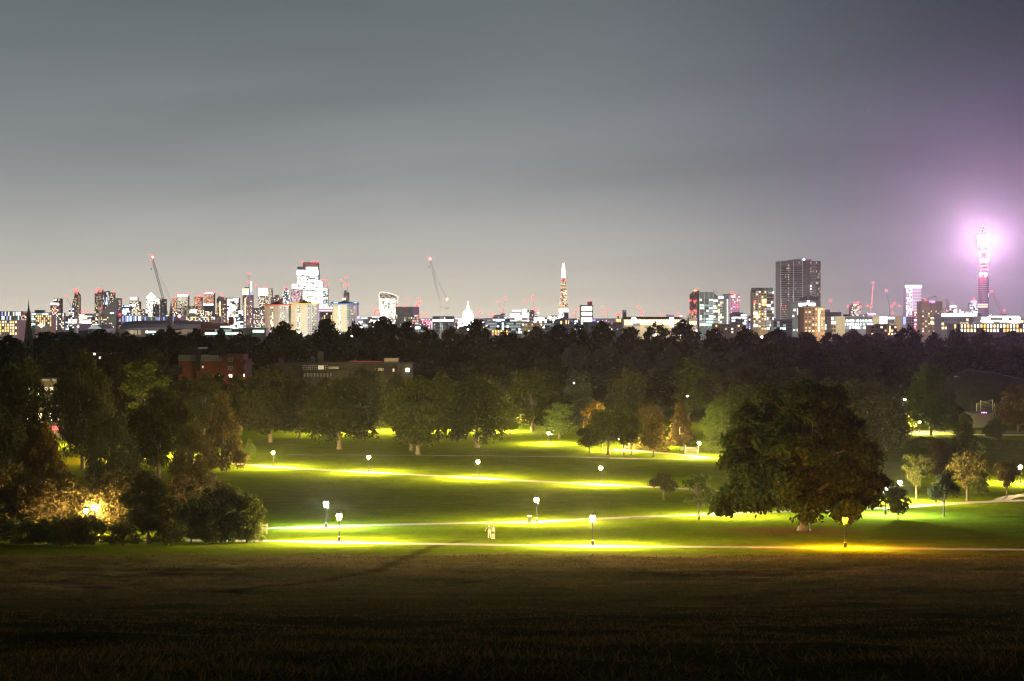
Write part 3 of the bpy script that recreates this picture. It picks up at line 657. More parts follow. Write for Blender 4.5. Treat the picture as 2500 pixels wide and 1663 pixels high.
# ------------------------------------------------------------------ park lamps
M_iron = surf('black_iron', (.012, .012, .012), .5, .2, var=.3, scale=6.)
L_WARM = glow('lantern_glow_warm', (1, .74, .29), 46000, True)
L_WHITE = glow('lantern_glow_white', (.80, .97, .95), 22600, True)
L_SOD = glow('lantern_glow_sodium', (1, .37, .00002), 21000, True)
def make_lamp():
    t = thing('park_lamp', 'x', 'street lamp')
    a = MB(); a.lathe([(.24, -.3), (.24, .06), (.21, .09), (.17, .5), (.19, .53), (.19, .62), (.11, .72)], 8); a.build('base', M_iron, t)
    a = MB(); a.lathe([(.085, .72), (.075, 1.1), (.06, 2.9), (.085, 2.95), (.085, 3.02), (.05, 3.03)], 8)
    a.build('post', M_iron, t, smooth=True)
    a = MB(); a.bar((-.38, 0, 2.86), (.38, 0, 2.86), .022, n=6); a.ball((-.38, 0, 2.86), .045); a.ball((.38, 0, 2.86), .045); a.build('ladder_bar', M_iron, t)
    a = MB(); a.lathe([(.05, 3.10), (.19, 3.12), (.295, 3.46)], 10); a.build('lamp_bowl', [L_WARM], t)
    a = MB(); a.lathe([(.298, 3.465), (.33, 3.72)], 10); g = a.build('lantern_glass', [L_WARM], t)
    a = MB(); a.lathe([(.05, 3.02), (.075, 3.05), (.06, 3.095)], 8)
    for i in range(4):
        q = math.pi/4 + math.pi*i/2; c, s_ = math.cos(q), math.sin(q); a.bar((.07*c, .07*s_, 3.09), (.315*c, .315*s_, 3.46), .012, n=4); a.bar((.315*c, .315*s_, 3.46), (.345*c, .345*s_, 3.73), .012, n=4)
    a.build('lantern_frame', M_iron, t)
    a = MB(); a.lathe([(.37, 3.725), (.38, 3.745), (.24, 3.86), (.10, 3.90), (.09, 3.96), (.03, 4.0), (.02, 4.06), (.005, 4.14)], 8); a.build('lantern_roof', M_iron, t)
    return t
lamp0 = make_lamp(); lamp_used = [False]
M_glass_by = {'w': (L_WARM, glow('glass_warm', (1, .60, .22), 4)), 'b': (glow('bowl_warm_low', (1, .69, .25), 12000, True), glow('glass_warm_low', (1, .62, .24), 3)), 'c': (L_WHITE, glow('glass_white', (.82, .92, 1), 2.0)), 's': (L_SOD, glow('glass_sodium', (1, .30, .01), 2.4))}
def lamp(px, py, label, kind='w', head=None, group='Victorian style park lamps', power=1.0):
    p = gp(px, py)
    t = lamp0 if not lamp_used[0] else copy_tree(lamp0); lamp_used[0] = True
    t.location = (p.x, p.y, p.z); t['label'] = label; t['group'] = group; t.rotation_euler = (0, 0, R.uniform(0, 6))
    if head is not None:                       # measured height of the lantern's middle
        h = (py - head) / F_PX * p.y; s = h / 3.56; t.scale = (1, 1, s)
    for c in t.children:
        if c.name.startswith(('lantern_glass', 'lamp_bowl')):
            c.material_slots[0].link = 'OBJECT'; c.material_slots[0].material = M_glass_by[kind][c.name.startswith('lantern')]
    return t
lamp(667, 1141, 'warm lamp on the upper diagonal path, closest to the brown tree', head=1103)
lamp(900, 1153.5, 'second warm lamp along the upper diagonal path, below the two plane trees', head=1114)
lamp(1167, 1168, 'third warm lamp on the upper diagonal path, in the middle of the lawn', head=1125)
lamp(1467, 1184, 'fourth warm lamp of the upper diagonal path, above the paving patch', head=1140)
lamp(796, 1289, 'cold white lamp standing behind the warm one near the bushes', 'c', head=1226)
lamp(828, 1323, 'warm lamp on the lowest path beside the cold white lamp', head=1256)
lamp(1310, 1276, 'warm lamp on the middle path with a small bin beside it', head=1217)
lamp(1447, 1333, 'tall warm lamp on the lowest path in the middle of the park', head=1260)
lamp(2063, 1338, 'orange sodium lamp on the lowest path in front of the great tree', 's', head=1265)
lamp(1339, 1084, 'small warm lamp at the far edge of the lawn beside a slim tree', head=1055)
lamp(1511, 1100, 'small warm lamp behind the fork-trunked trees', head=1067)
lamp(1707, 1116, 'warm lamp by the park gate sign', head=1080)
lamp(1763, 1260, 'warm lamp half hidden by the great tree, beside the twiggy tree', head=1206)
lamp(2197, 1226, 'warm lamp on the middle path right of the great tree', head=1175)
lamp(2162, 1258, 'cold white lamp at the outer leaves of the great tree', 'c', head=1188)
lamp(2491, 1181, 'warm lamp at the right edge behind the little bare trees', head=1138)
lamp(210, 1306, 'warm lamp shining among the bushes, lower of two', 'b', head=1243)
lamp(231, 1300, 'warm lamp shining among the bushes, upper of two', 'b', head=1233)
lamp(274, 1124, 'small orange lamp glimmering deep among the left trees', 's', head=1084)
HID = 'lamps lighting the road behind the plane trees'
for px, py, lab in ((815, 1058, 'lamp behind the leftmost plane tree of the lawn'), (905, 1052, 'lamp between the two large plane trees'),
                    (1000, 1055, 'lamp behind the large round plane tree'), (1090, 1053, 'lamp behind the gap right of the round plane tree'),
                    (1232, 1054, 'lamp glowing at the far lawn edge left of the slim tree'), (1590, 1090, 'lamp behind the brown hedge by the gate'),
                    (1815, 1046, 'lamp lighting the yellow leaves left of the great tree'), (2245, 1058, 'lamp lighting the tree by the road'),
                    (470, 1112, 'lamp behind the big tree left of the lawn'), (110, 1090, 'lamp behind the trees at the left edge'), (390, 1120, 'lamp under the broad left tree')):
    lamp(px, py, lab, group=HID)
# white and amber road lamps far back, on taller plain columns
L_ROAD = glow('road_lamp_glow', (.9, 1, .92), 2600, True)
def road_lamp(px, py_head, Y, h, label, mat=None):
    p = at(px, py_head, Y); t = thing('road_lamp', label, 'street lamp', (p.x, p.y, gz(Y)), group='road lamps seen between the trees')
    z = p.z - gz(Y)
    a = MB(); a.lathe([(.14, -.3), (.11, 1.2), (.06, z)], 8); a.bar((0, 0, z-.05), (0, -.9, z+.15), .05, n=6); a.build('post', M_iron, t)
    a = MB(); a.box(-.18, .18, -1.35, -.75, z+.1, z+.28); a.build('lamp_housing', M_iron, t)
    a = MB(); a.box(-.22, .22, -1.5, -.8, z-.08, z+.09); a.build('lamp_head', mat or L_ROAD, t)
road_lamp(1419, 986, 455, 8, 'white road lamp above the orange-leaved tree')
road_lamp(1677, 967, 470, 9, 'amber road lamp in front of the tall narrow tree', glow('road_lamp_amber', (1, .72, .32), 900, True))
road_lamp(1227, 972, 460, 8, 'white road lamp behind the third plane tree')
road_lamp(2206, 975, 440, 8, 'small white road lamp left of the lit roadside tree', glow('road_lamp_small', (.9, 1, .9), 250, True))
for px, py, Y, lab in ((1400, 935, 560, 'floodlight among the grey-green trees left of centre'), (1550, 935, 560, 'floodlight among the grey-green trees in the middle'),
                       (1680, 935, 565, 'floodlight at the right end of the grey-green trees'), ):
    road_lamp(px, py, Y, 6, lab)
# the haze: one closed box round the camera and everything else
mh, nt, out = new_mat('thin_haze'); v = nt.nodes.new('ShaderNodeVolumePrincipled'); nt.links.new(v.outputs[0], out.inputs['Volume'])
v.inputs['Color'].default_value = (.96, .96, .98, 1); v.inputs['Density'].default_value = 1.9e-5; v.inputs['Anisotropy'].default_value = .8
mb = MB(); mb.box(-16500, 16500, -350, 14200, -40, 330); tag(mb.build('haze', mh), kind='stuff')
# ------------------------------------------------------------------ the city: every building a thing of its own
W_DARK = surf('window_dark', (.11, .115, .115), .2, spec=.7, var=.25)
WM = [W_DARK, glow('window_warm', (1, .74, .38), 2.3), glow('window_white', (1, .95, .80), 2.5), glow('window_cool', (.72, .95, 1), 2.6), glow('window_dim', (1, .78, .50), .9),
      glow('window_red', (1, .10, .09), 3.), glow('window_amber', (1, .50, .13), 2.6), glow('window_bright', (1, .98, .92), 5.0), glow('window_blue', (.25, .32, 1), 2.2), glow('window_mint', (.62, 1, .80), 2.0),
      glow('window_grey', (.75, .85, .80), .5), glow('window_pink', (1, .55, .78), 2.4)]
DK, WA, WH, CO, DI, RE, AM, BR, BL, MI, GR, PI_ = range(12)
BODY = {k: surf('facade_' + k, c, .8, var=.12, scale=.15) for k, c in dict(grey=(.42, .41, .40), dark=(.18, .175, .175), brown=(.34, .27, .23), tan=(.42, .30, .17), orange=(.46, .25, .12), pale=(.62, .58, .50), white=(.75, .74, .72),
        green=(.20, .26, .23), blue=(.25, .30, .38), red=(.35, .12, .09), steel=(.48, .48, .48), slate=(.22, .22, .235), cream=(.60, .50, .30), black=(.05, .05, .055), roof=(.12, .11, .125), tower=(.20, .19, .165)).items()}
M_beacon = glow('aviation_light_red', (1, .03, .035), 9)
M_beaconbig = glow('aviation_light_big', (1, .06, .05), 34)
M_lampwhite = glow('site_light_white', (.95, 1, .95), 30)
ST = {   # floor height, column width, glass width share, glass height share, {kind: weight}
  'dense':  (3.6, 3.2, .72, .62, {DK: 40, WA: 22, WH: 22, DI: 14, CO: 4}),
  'flats':  (3.0, 3.4, .50, .52, {DK: 62, WA: 16, WH: 4, DI: 14, AM: 3}),
  'sparse': (3.4, 3.2, .60, .55, {DK: 86, WA: 6, WH: 3, DI: 5}),
  'office': (3.9, 3.0, .90, .70, {DK: 18, WH: 46, BR: 14, CO: 10, DI: 12}),
  'bright': (4.0, 6.0, .94, .60, {DK: 10, WH: 38, BR: 42, CO: 6, DI: 4}),
  'cool':   (3.9, 3.0, .85, .65, {DK: 42, CO: 26, WH: 16, GR: 14, BL: 2}),
  'mint':   (3.9, 3.4, .90, .68, {DK: 22, MI: 32, GR: 32, WH: 14}),
  'reddot': (3.8, 3.4, .60, .60, {DK: 42, RE: 20, WA: 26, WH: 12}),
  'stripes':(7.5, 2.8, .55, .86, {DK: 44, CO: 20, WH: 14, DI: 16, BL: 6}),
  'amber':  (3.3, 2.8, .55, .72, {DK: 22, AM: 30, WA: 36, DI: 12}),
  'pinkish':(4.0, 3.0, .70, .55, {DK: 40, PI_: 34, WH: 20, RE: 6}),
  'dimgrid':(4.1, 1.9, .70, .50, {DK: 88, GR: 9, WH: 2, DI: 1}),
  'mix':    (3.5, 3.4, .62, .60, {DK: 50, WA: 14, WH: 14, CO: 10, RE: 4, DI: 8}),
  'none':   None}
def X_(px, Y): return (px - CX)/F_PX*Y
def Z_(py, Y): return (HZ - py)/F_PX*Y
ZB = -39.0
def glaze(mb, A, B, z0, z1, style, rng, eps, col_px=None, over=None, Y=2000):
    if ST.get(style) is None: return
    fl, cw, gw, gh, wts = ST[style]
    A = np.array(A); B = np.array(B); Lh = np.linalg.norm(B-A)
    mn = Y/F_PX                                              # one 2500-wide pixel, in metres
    fl = max(fl, 1.35*mn) if style != 'stripes' else max(fl, 3*mn); cw = max(cw, 1.25*mn)
    nc = max(1, int(round(Lh/cw))); nf = max(1, int(round((z1-z0)/fl))); cw = Lh/nc; fh = (z1-z0)/nf
    d = (B-A)/Lh; n = np.array([d[1], -d[0]])
    if n[1] > 0: n = -n
    kinds = list(wts); p = np.array([wts[k] for k in kinds], float); p /= p.sum()
    for f in range(nf):
        run = 0; kf = None
        for c in range(nc):
            if run <= 0:
                kf = int(rng.choice(kinds, p=p)); run = int(rng.integers(1, 4)) if style in ('office', 'bright', 'mint', 'cool') else 1
            run -= 1; k = kf
            if over: k = over(c/max(1, nc-1), f/max(1, nf-1), k, rng)
            if k is None: continue
            a = A + d*(c + (1-gw)/2)*cw + n*eps; b = A + d*(c + (1+gw)/2)*cw + n*eps
            za = z0 + (f + (1-gh)*.5)*fh; zb = z0 + (f + (1+gh)*.5)*fh
            mb.face([(a[0], a[1], za), (b[0], b[1], za), (b[0], b[1], zb), (a[0], a[1], zb)], k)
def beacon(t, px, py, Y, r=None, mat=None, name='warning_light'):
    p = at(px, py, Y) - t.location; r = r or 2.1*Y/F_PX
    mb = MB(); mb.ball(p, r, n=7); return mb.build(name, mat or M_beacon, t)
count = [0]
def bld(name, label, cat, pts, top, Y, style='dense', body='grey', group=None, depth=None, bot=806, tops=None, beacons=(), plant=None, bands=None, over=None, fins=None, rows=None, extra=None, base=None):
    """pts: [(px, extra depth in m), ...] from left to right along the visible front; top: picture row of the roof line"""
    count[0] += 1; rng = np.random.default_rng(count[0]*17 + 3)
    if isinstance(pts[0], (int, float)): pts = [(pts[0], 0), (pts[1], 0)]
    xy = [(X_(p, Y + q), Y + q) for p, q in pts]
    wid = abs(xy[-1][0] - xy[0][0]); dp = depth or max(12, min(45, wid*.8))
    o = (sum(p[0] for p in xy)/len(xy), Y, gz(Y) if base is None else base)
    t = thing(name, label, cat, o, group=group); o = Vector(o)
    zt = Z_(top, Y); ztops = [Z_(v, Y) for v in tops] if tops else [zt]*len(xy)
    back = [(xy[-1][0] + (X_(1, Y)*0), xy[-1][1] + dp), (xy[0][0], xy[0][1] + dp)]
    plan = [(x - o.x, y - o.y) for x, y in xy + back]
    mb = MB(); mb.prism(plan, -2, [z - o.z for z in ztops + [ztops[-1], ztops[0]]]); mb.build('facade', BODY[body], t)
    eps = max(.12, Y*6e-5); st = style if isinstance(style, (list, tuple)) else [style]*(len(xy)-1)
    mb = MB(); zb = max(Z_(bot, Y), o.z + 1)
    for i in range(len(xy)-1):
        z1 = min(ztops[i], ztops[i+1]) - .8*Y/F_PX
        if rows: z1 = Z_(rows[0], Y); 
        glaze(mb, xy[i], xy[i+1], Z_(rows[1], Y) if rows else zb, z1, st[i], rng, eps, over=over[i] if isinstance(over, (list, tuple)) else over, Y=Y)
    if bands:                                                    # long lit strips: (y_top, y_bottom, kind[, x0, x1])
        for b in bands:
            x0, x1 = (b[3], b[4]) if len(b) > 3 else (pts[0][0], pts[-1][0])
            mb.face([(X_(x0, Y), Y-2*eps, Z_(b[1], Y)), (X_(x1, Y), Y-2*eps, Z_(b[1], Y)), (X_(x1, Y), Y-2*eps, Z_(b[0], Y)), (X_(x0, Y), Y-2*eps, Z_(b[0], Y))], b[2])
    if mb.f:
        g = mb.build('glazing', WM, t, origin=o); g['kind'] = 'stuff'
    if fins:                                                     # vertical fins: (spacing px, width px, body)
        mb = MB(); sp, wp, bd = fins
        for i in range(len(xy)-1):
            A, B = np.array(xy[i]), np.array(xy[i+1]); Lh = np.linalg.norm(B-A); n_ = max(2, int(Lh/(sp*Y/F_PX))); hw = wp*Y/F_PX/2
            d = (B-A)/Lh
            for k in range(n_+1):
                c = A + (B-A)*k/n_ - o.xy; z1 = (ztops[i]*(1-k/n_) + ztops[i+1]*k/n_) - o.z
                mb.box(c[0]-hw*abs(d[0])-.1, c[0]+hw*abs(d[0])+.1, c[1]-eps*3, c[1]+.4, 0, z1+.3)
        f_ = mb.build('facade_fins', BODY[bd], t); f_['kind'] = 'stuff'
    for q in (plant or []):                                      # rooftop plant blocks (x0, x1, ytop[, body])
        mb = MB(); mb.box(X_(q[0], Y)-o.x, X_(q[1], Y)-o.x, dp*.25, dp*.7, zt-o.z-.5, Z_(q[2], Y)-o.z); mb.build('roof_plant', BODY[q[3] if len(q) > 3 else 'slate'], t)
    for q in beacons: beacon(t, q[0], q[1], Y - 1)
    t['_Y'] = Y
    return t
def addpart(t, name, mb, mat, kind=None):
    o = mb.build(name, mat, t, origin=t.location)
    if kind: o['kind'] = kind
    return o
def pbox(mb, x0, x1, y0, y1, Y, d0, d1, m=0): mb.box(X_(x0, Y), X_(x1, Y), Y+d0, Y+d1, Z_(y1, Y), Z_(y0, Y), m)
T = 'office tower'; 
# ---- left part
bld('office_block', 'wide office block with thin bluish window stripes behind the church spire', 'office building', (-60, 55), 760, 2500, 'stripes', 'steel', bot=792)
bld('office_block', 'lower block with rows of amber windows at the left edge', 'office building', (-40, 42), 782, 1650, 'amber', 'brown', bot=818)
bld('office_block', 'small block showing one red-lit window left of the church spire', 'office building', (54, 65), 765, 2300, 'mix', 'grey', bands=[(769, 773, RE, 55, 61)])
bld('office_block', 'stepped pale block right of the church spire', 'office building', (78, 118), 763, 2300, 'mint', 'grey', plant=[(82, 104, 757, 'grey')], bot=795)
bld('apartment_block', 'warm-lit block below the stepped pale block', 'apartment building', (86, 126), 769, 2000, 'amber', 'brown', bot=797)
bld('tower_block', 'dark tower with three bright top windows at the left', 'tower block', (130, 149), 729, 4200, 'sparse', 'brown', bands=[(731, 735, WH, 131, 133), (730, 734, WH, 135, 138), (731, 734, WA, 143, 145)])
bld('tower_block', 'tower with a glowing roof terrace in front of the dark tower at the left', 'tower block', (123, 143), 744, 3900, 'mix', 'brown', bands=[(740, 744.5, BR)], beacons=[(134, 756)])
bld('office_block', 'low lit block at the foot of the left pair of towers', 'office building', (138, 156), 764, 3200, 'dense', 'grey')
bld('office_block', 'block with a violet sign at the foot of the left small crane', 'office building', (168, 181), 752, 3000, 'dense', 'blue', bands=[(752, 756, BL, 170, 177)])
bld('tower_block', 'slim tower with a red glowing crown and two red lights', 'tower block', [(181, 6), (190, 0), (194.5, 14)], 711, 4000, 'flats', 'brown', bands=[(711, 716, RE, 181.5, 189.5)], beacons=[(182.5, 707), (189, 707)], tops=[711, 711, 721])
bld('tower_block', 'narrow lower shoulder left of the red-crowned slim tower', 'tower block', (176, 181), 731, 4050, 'flats', 'brown')
bld('sports_hall', 'blazing white lit hall right of the slim red-crowned tower', 'building', (194, 225), 766, 3500, 'bright', 'grey', beacons=[(200, 760), (207, 759), (214, 760)], bot=790)
bld('office_block', 'very bright low white block left of the blazing hall', 'office building', (168, 187), 778, 3000, 'bright', 'white', bot=790)
bld('tower_block', 'leftmost tower of the red-beacon cluster', 'tower block', (231, 238), 716, 4300, 'flats', 'grey', beacons=[(232, 713)])
bld('tower_block', 'red-topped tower of the red-beacon cluster', 'tower block', [(238, 4), (243, 0), (250, 6)], 707, 4300, 'flats', 'grey', bands=[(707, 713, RE, 243, 249)], beacons=[(239, 705.5)])
bld('tower_block', 'grey striped tower in the middle of the red-beacon cluster', 'tower block', (252, 265), 710, 4400, 'stripes', 'steel', tops=[713, 710])
bld('tower_block', 'rightmost tower of the red-beacon cluster', 'tower block', (265, 279), 714, 4300, 'flats', 'grey', beacons=[(278, 713)])
bld('tower_block', 'dark block with a steep sloping roof below the red-beacon cluster', 'tower block', (252, 283), 760, 2600, 'sparse', 'dark', tops=[757, 729], rows=(764, 806), beacons=[(247.5, 752)], bands=[(763, 766, BR, 269, 278)])
bld('tower_block', 'dark tall slab with red lights right of the steep sloping roof', 'tower block', [(283, 3), (289, 0), (294, 5)], 728, 2650, 'flats', 'brown', beacons=[(286, 752), (293, 768)])
bld('office_block', 'pale blue glass block left of the white-roofed tower', 'office building', (298, 318), 745, 4000, 'cool', 'blue')
bld('office_tower', 'tower with a lit white roof left of the pyramid tower', T, (316, 340), 736, 5000, 'dense', 'grey', bands=[(726, 731, BR, 318, 334), (744, 748, BR, 316, 332), (755, 790, WH, 320, 323)], plant=[(317, 335, 726, 'white')])
bld('office_block', 'short reddish block between the white-roofed and pyramid towers', 'office building', (340, 351), 755, 4500, 'reddot', 'brown')
t = bld('skyscraper', 'skyscraper with a glowing white pyramid roof', 'skyscraper', [(357, 5), (368, 0), (377, 5)], 726, 10000, 'office', 'steel', bands=[(725, 728, BR, 357.5, 376.5)])
mb = MB(); a, b = X_(357, 10000), X_(377, 10000); z0, z1 = Z_(726, 10000), Z_(714, 10000); m_ = (a+b)/2
for q in ([(a, 10000, z0), (b, 10000, z0)], [(b, 10000, z0), (b, 10050, z0)], [(b, 10050, z0), (a, 10050, z0)], [(a, 10050, z0), (a, 10000, z0)]): mb.face(q + [(m_, 10025, z1)])
addpart(t, 'pyramid_roof', mb, WM[BR])
bld('office_tower', 'white-lit tower just right of the pyramid tower', T, (378, 392), 728, 9900, 'office', 'steel')
bld('tower_block', 'dark block in front of the pyramid tower', 'tower block', (373, 387), 742, 4200, 'sparse', 'slate')
bld('tower_block', 'dark striped slab behind the jib of the large left crane', 'tower block', (391, 405), 730, 4200, 'sparse', 'slate', fins=(2.2, .5, 'grey'))
bld('tower_block', 'thin red-dotted tower right of the large left crane', 'tower block', (420, 431), 729, 8000, 'reddot', 'grey', beacons=[(425, 727)])
bld('office_tower', 'wide tower with a bright battlement crown and red corner lights', T, (434, 459), 721, 9800, 'dense', 'steel', bands=[(719, 725, BR)], beacons=[(435, 717), (458, 717)])
bld('tower_block', 'red speckled tower left of the square red-lit tower', 'tower block', (474, 492), 725, 9500, 'reddot', 'grey', beacons=[(482, 723), (490, 724)])
bld('office_tower', 'square red-lit tower with bright roof edge', T, (498, 522), 715, 9700, 'reddot', 'grey', bands=[(714, 718, PI_)], beacons=[(499, 713), (521, 713)])
bld('apartment_block', 'low dotted block below the crowned tower', 'apartment building', (446, 478), 747, 6000, 'flats', 'grey')
bld('office_block', 'bright white box below the red speckled tower', 'office building', (463, 483), 755, 5000, 'bright', 'white', bot=768)
bld('office_block', 'dark block with a lit roof strip below the square red-lit tower', 'office building', (496, 521), 742, 4500, 'dense', 'dark', bands=[(742, 746, CO)], rows=(760, 800))
bld('tower_block', 'tall dark tower with rounded top and a bright vertical strip', 'tower block', [(529, 8), (535, 0), (551, 4)], 723, 3400, 'flats', 'brown', tops=[730, 723, 728], bands=[(736, 780, WA, 536, 538.5)], beacons=[(541, 719)])
bld('office_tower', 'wide tower crowded with white windows right of the rounded dark tower', T, (551, 582), 727, 3600, 'office', 'slate')
t = bld('skyscraper', 'dark tower with a bright vertical strip under the blue-white mast', 'skyscraper', [(592, 6), (600, 0), (616, 8)], 720, 3300, 'flats', 'brown', bands=[(728, 790, WA, 597.5, 600)])
bld('skyscraper', 'orange-topped skyscraper behind the blue-white mast', 'skyscraper', (592, 608), 704, 6000, 'bright', 'steel', bands=[(704, 708, AM, 594, 606)], plant=[(597, 606, 701)])
t = thing('mast', 'blue-white glowing mast with a thin red-lit antenna on top', 'mast', (X_(612.5, 6100), 6100, ZB))
mb = MB(); pbox(mb, 611.5, 614.2, 688, 712, 6100, 0, 5); addpart(t, 'lit_fin', mb, WM[BR]); mb = MB(); pbox(mb, 611.4, 614.4, 712, 800, 6100, 0, 6); addpart(t, 'shaft', mb, WM[BL])
mb = MB(); mb.bar(at(608, 705, 6100), at(608, 669, 6100), .9); mb.bar(at(608, 705, 6100), at(612, 706, 6100), 1.); addpart(t, 'antenna', mb, BODY['red']); beacon(t, 608, 668, 6099); beacon(t, 607.5, 687.5, 6099)
bld('skyscraper', 'white-topped tower right of the blue-white mast', 'skyscraper', [(631, 0), (655, 0), (663, 30)], 704, 5800, 'dense', 'grey', bands=[(704, 722, BR, 631, 654)], beacons=[(647, 702)])
bld('tower_block', 'dark stepped block behind the orange-striped tower block', 'tower block', (660, 687), 726, 4000, 'sparse', 'brown', plant=[(670, 679, 720, 'brown')])
bld('office_block', 'cluster of mixed lit floors left of the orange-striped tower block', 'office building', (616, 646), 756, 4000, 'mix', 'grey', plant=[(618, 630, 752), (634, 644, 750)])
# egg-shaped tower
t = thing('skyscraper', 'egg-shaped tower with a red tip left of the brightest tower', 'skyscraper', (X_(698.5, 5900), 5915, ZB)); Yg = 5915
prof = [(9, 812), (10.2, 780), (10.2, 755), (9.6, 738), (8.4, 724), (6.6, 713), (4.4, 706.5), (1.5, 703.5)]
mb = MB(); pr = [(r*Yg/F_PX, Z_(y, Yg)) for r, y in prof]; mb.lathe(pr, 20, (X_(698.5, Yg), Yg)); addpart(t, 'facade', mb, BODY['slate'])
mb = MB(); rng = np.random.default_rng(9)
for k in range(52):
    z = Z_(708 + k*1.9, Yg); r = np.interp(z, [q[1] for q in pr], [q[0] for q in pr]) + .8
    for i in range(20):
        if rng.uniform() < .5:
            a0 = 2*math.pi*(i+.5*k)/20; a1 = a0 + .22
            mb.face([(X_(698.5, Yg)+r*math.cos(a), Yg+r*math.sin(a), zz) for a, zz in ((a0, z), (a1, z), (a1, z+2.2), (a0, z+2.2))], int(rng.choice([WH, CO, DI, GR, BR])))
addpart(t, 'glazing', mb, WM, 'stuff'); beacon(t, 698.5, 702.5, Yg, 3.); beacon(t, 696, 704, Yg, 2.); beacon(t, 701, 704, Yg, 2.)
bld('skyscraper', 'violet-white topped tower touching the brightest tower', 'skyscraper', (709, 736), 706, 5900, 'pinkish', 'steel', bands=[(694, 705, BR, 713, 727)], plant=[(713, 727, 694, 'blue')])
# the brightest tower, in tiers
t = bld('skyscraper', 'brightest and widest skyscraper of the skyline, stepped white glass', 'skyscraper', (725, 777), 658, 6080, 'bright', 'white', bot=812, bands=[(660, 671, BR), (672.5, 676, GR), (681, 682.5, DK, 730, 774), (697, 700, GR), (709, 711, DK, 728, 772), (718, 720, GR), (727.5, 729, GR), (736, 750, BR, 726, 776), (751, 752.5, GR)])
mb = MB(); pbox(mb, 725, 776, 651, 658, 6080, 5, 40); pbox(mb, 738.5, 776, 640, 651, 6080, 8, 38); addpart(t, 'crown', mb, BODY['steel'])
mb = MB(); pbox(mb, 747, 775.5, 652, 658, 6080, 1, 4); addpart(t, 'crown_lights', mb, WM[WH])
for q in ((739, 639), (763, 639), (776, 639)): beacon(t, q[0], q[1], 6078)
bld('skyscraper', 'lower bright white slab joined to the right of the brightest tower', 'skyscraper', (776, 788), 684, 6050, 'bright', 'white', bands=[(684, 700, PI_, 778, 788), (700, 740, BR, 777, 788)], beacons=[(788, 685)])
bld('office_tower', 'thin tower with lit bands right of the brightest tower', T, (788, 801), 705, 6000, 'cool', 'grey', bands=[(705, 709, WH, 787, 800), (727, 730, WH, 789, 799)])
bld('office_block', 'low red and white lit block between the yellow and blue roofed tower blocks', 'office building', (773, 811), 750, 2600, 'none', 'grey', bands=[(750, 754, BR), (757, 760, PI_)], depth=30)
bld('apartment_block', 'brown flats with warm windows beside the blue roofed tower block', 'apartment building', (784, 812), 763, 2100, 'flats', 'brown')
t = bld('building_core', 'bare concrete core with cranes behind the blue roofed tower block', 'building site', (839, 852), 714, 5200, 'sparse', 'pale', plant=[(840, 846, 709, 'pale')])
bld('office_block', 'glass block with pale lights at the foot of the concrete core', 'office building', (808, 872), 737, 5100, 'cool', 'blue', bands=[(728, 732, BR, 837, 843)])
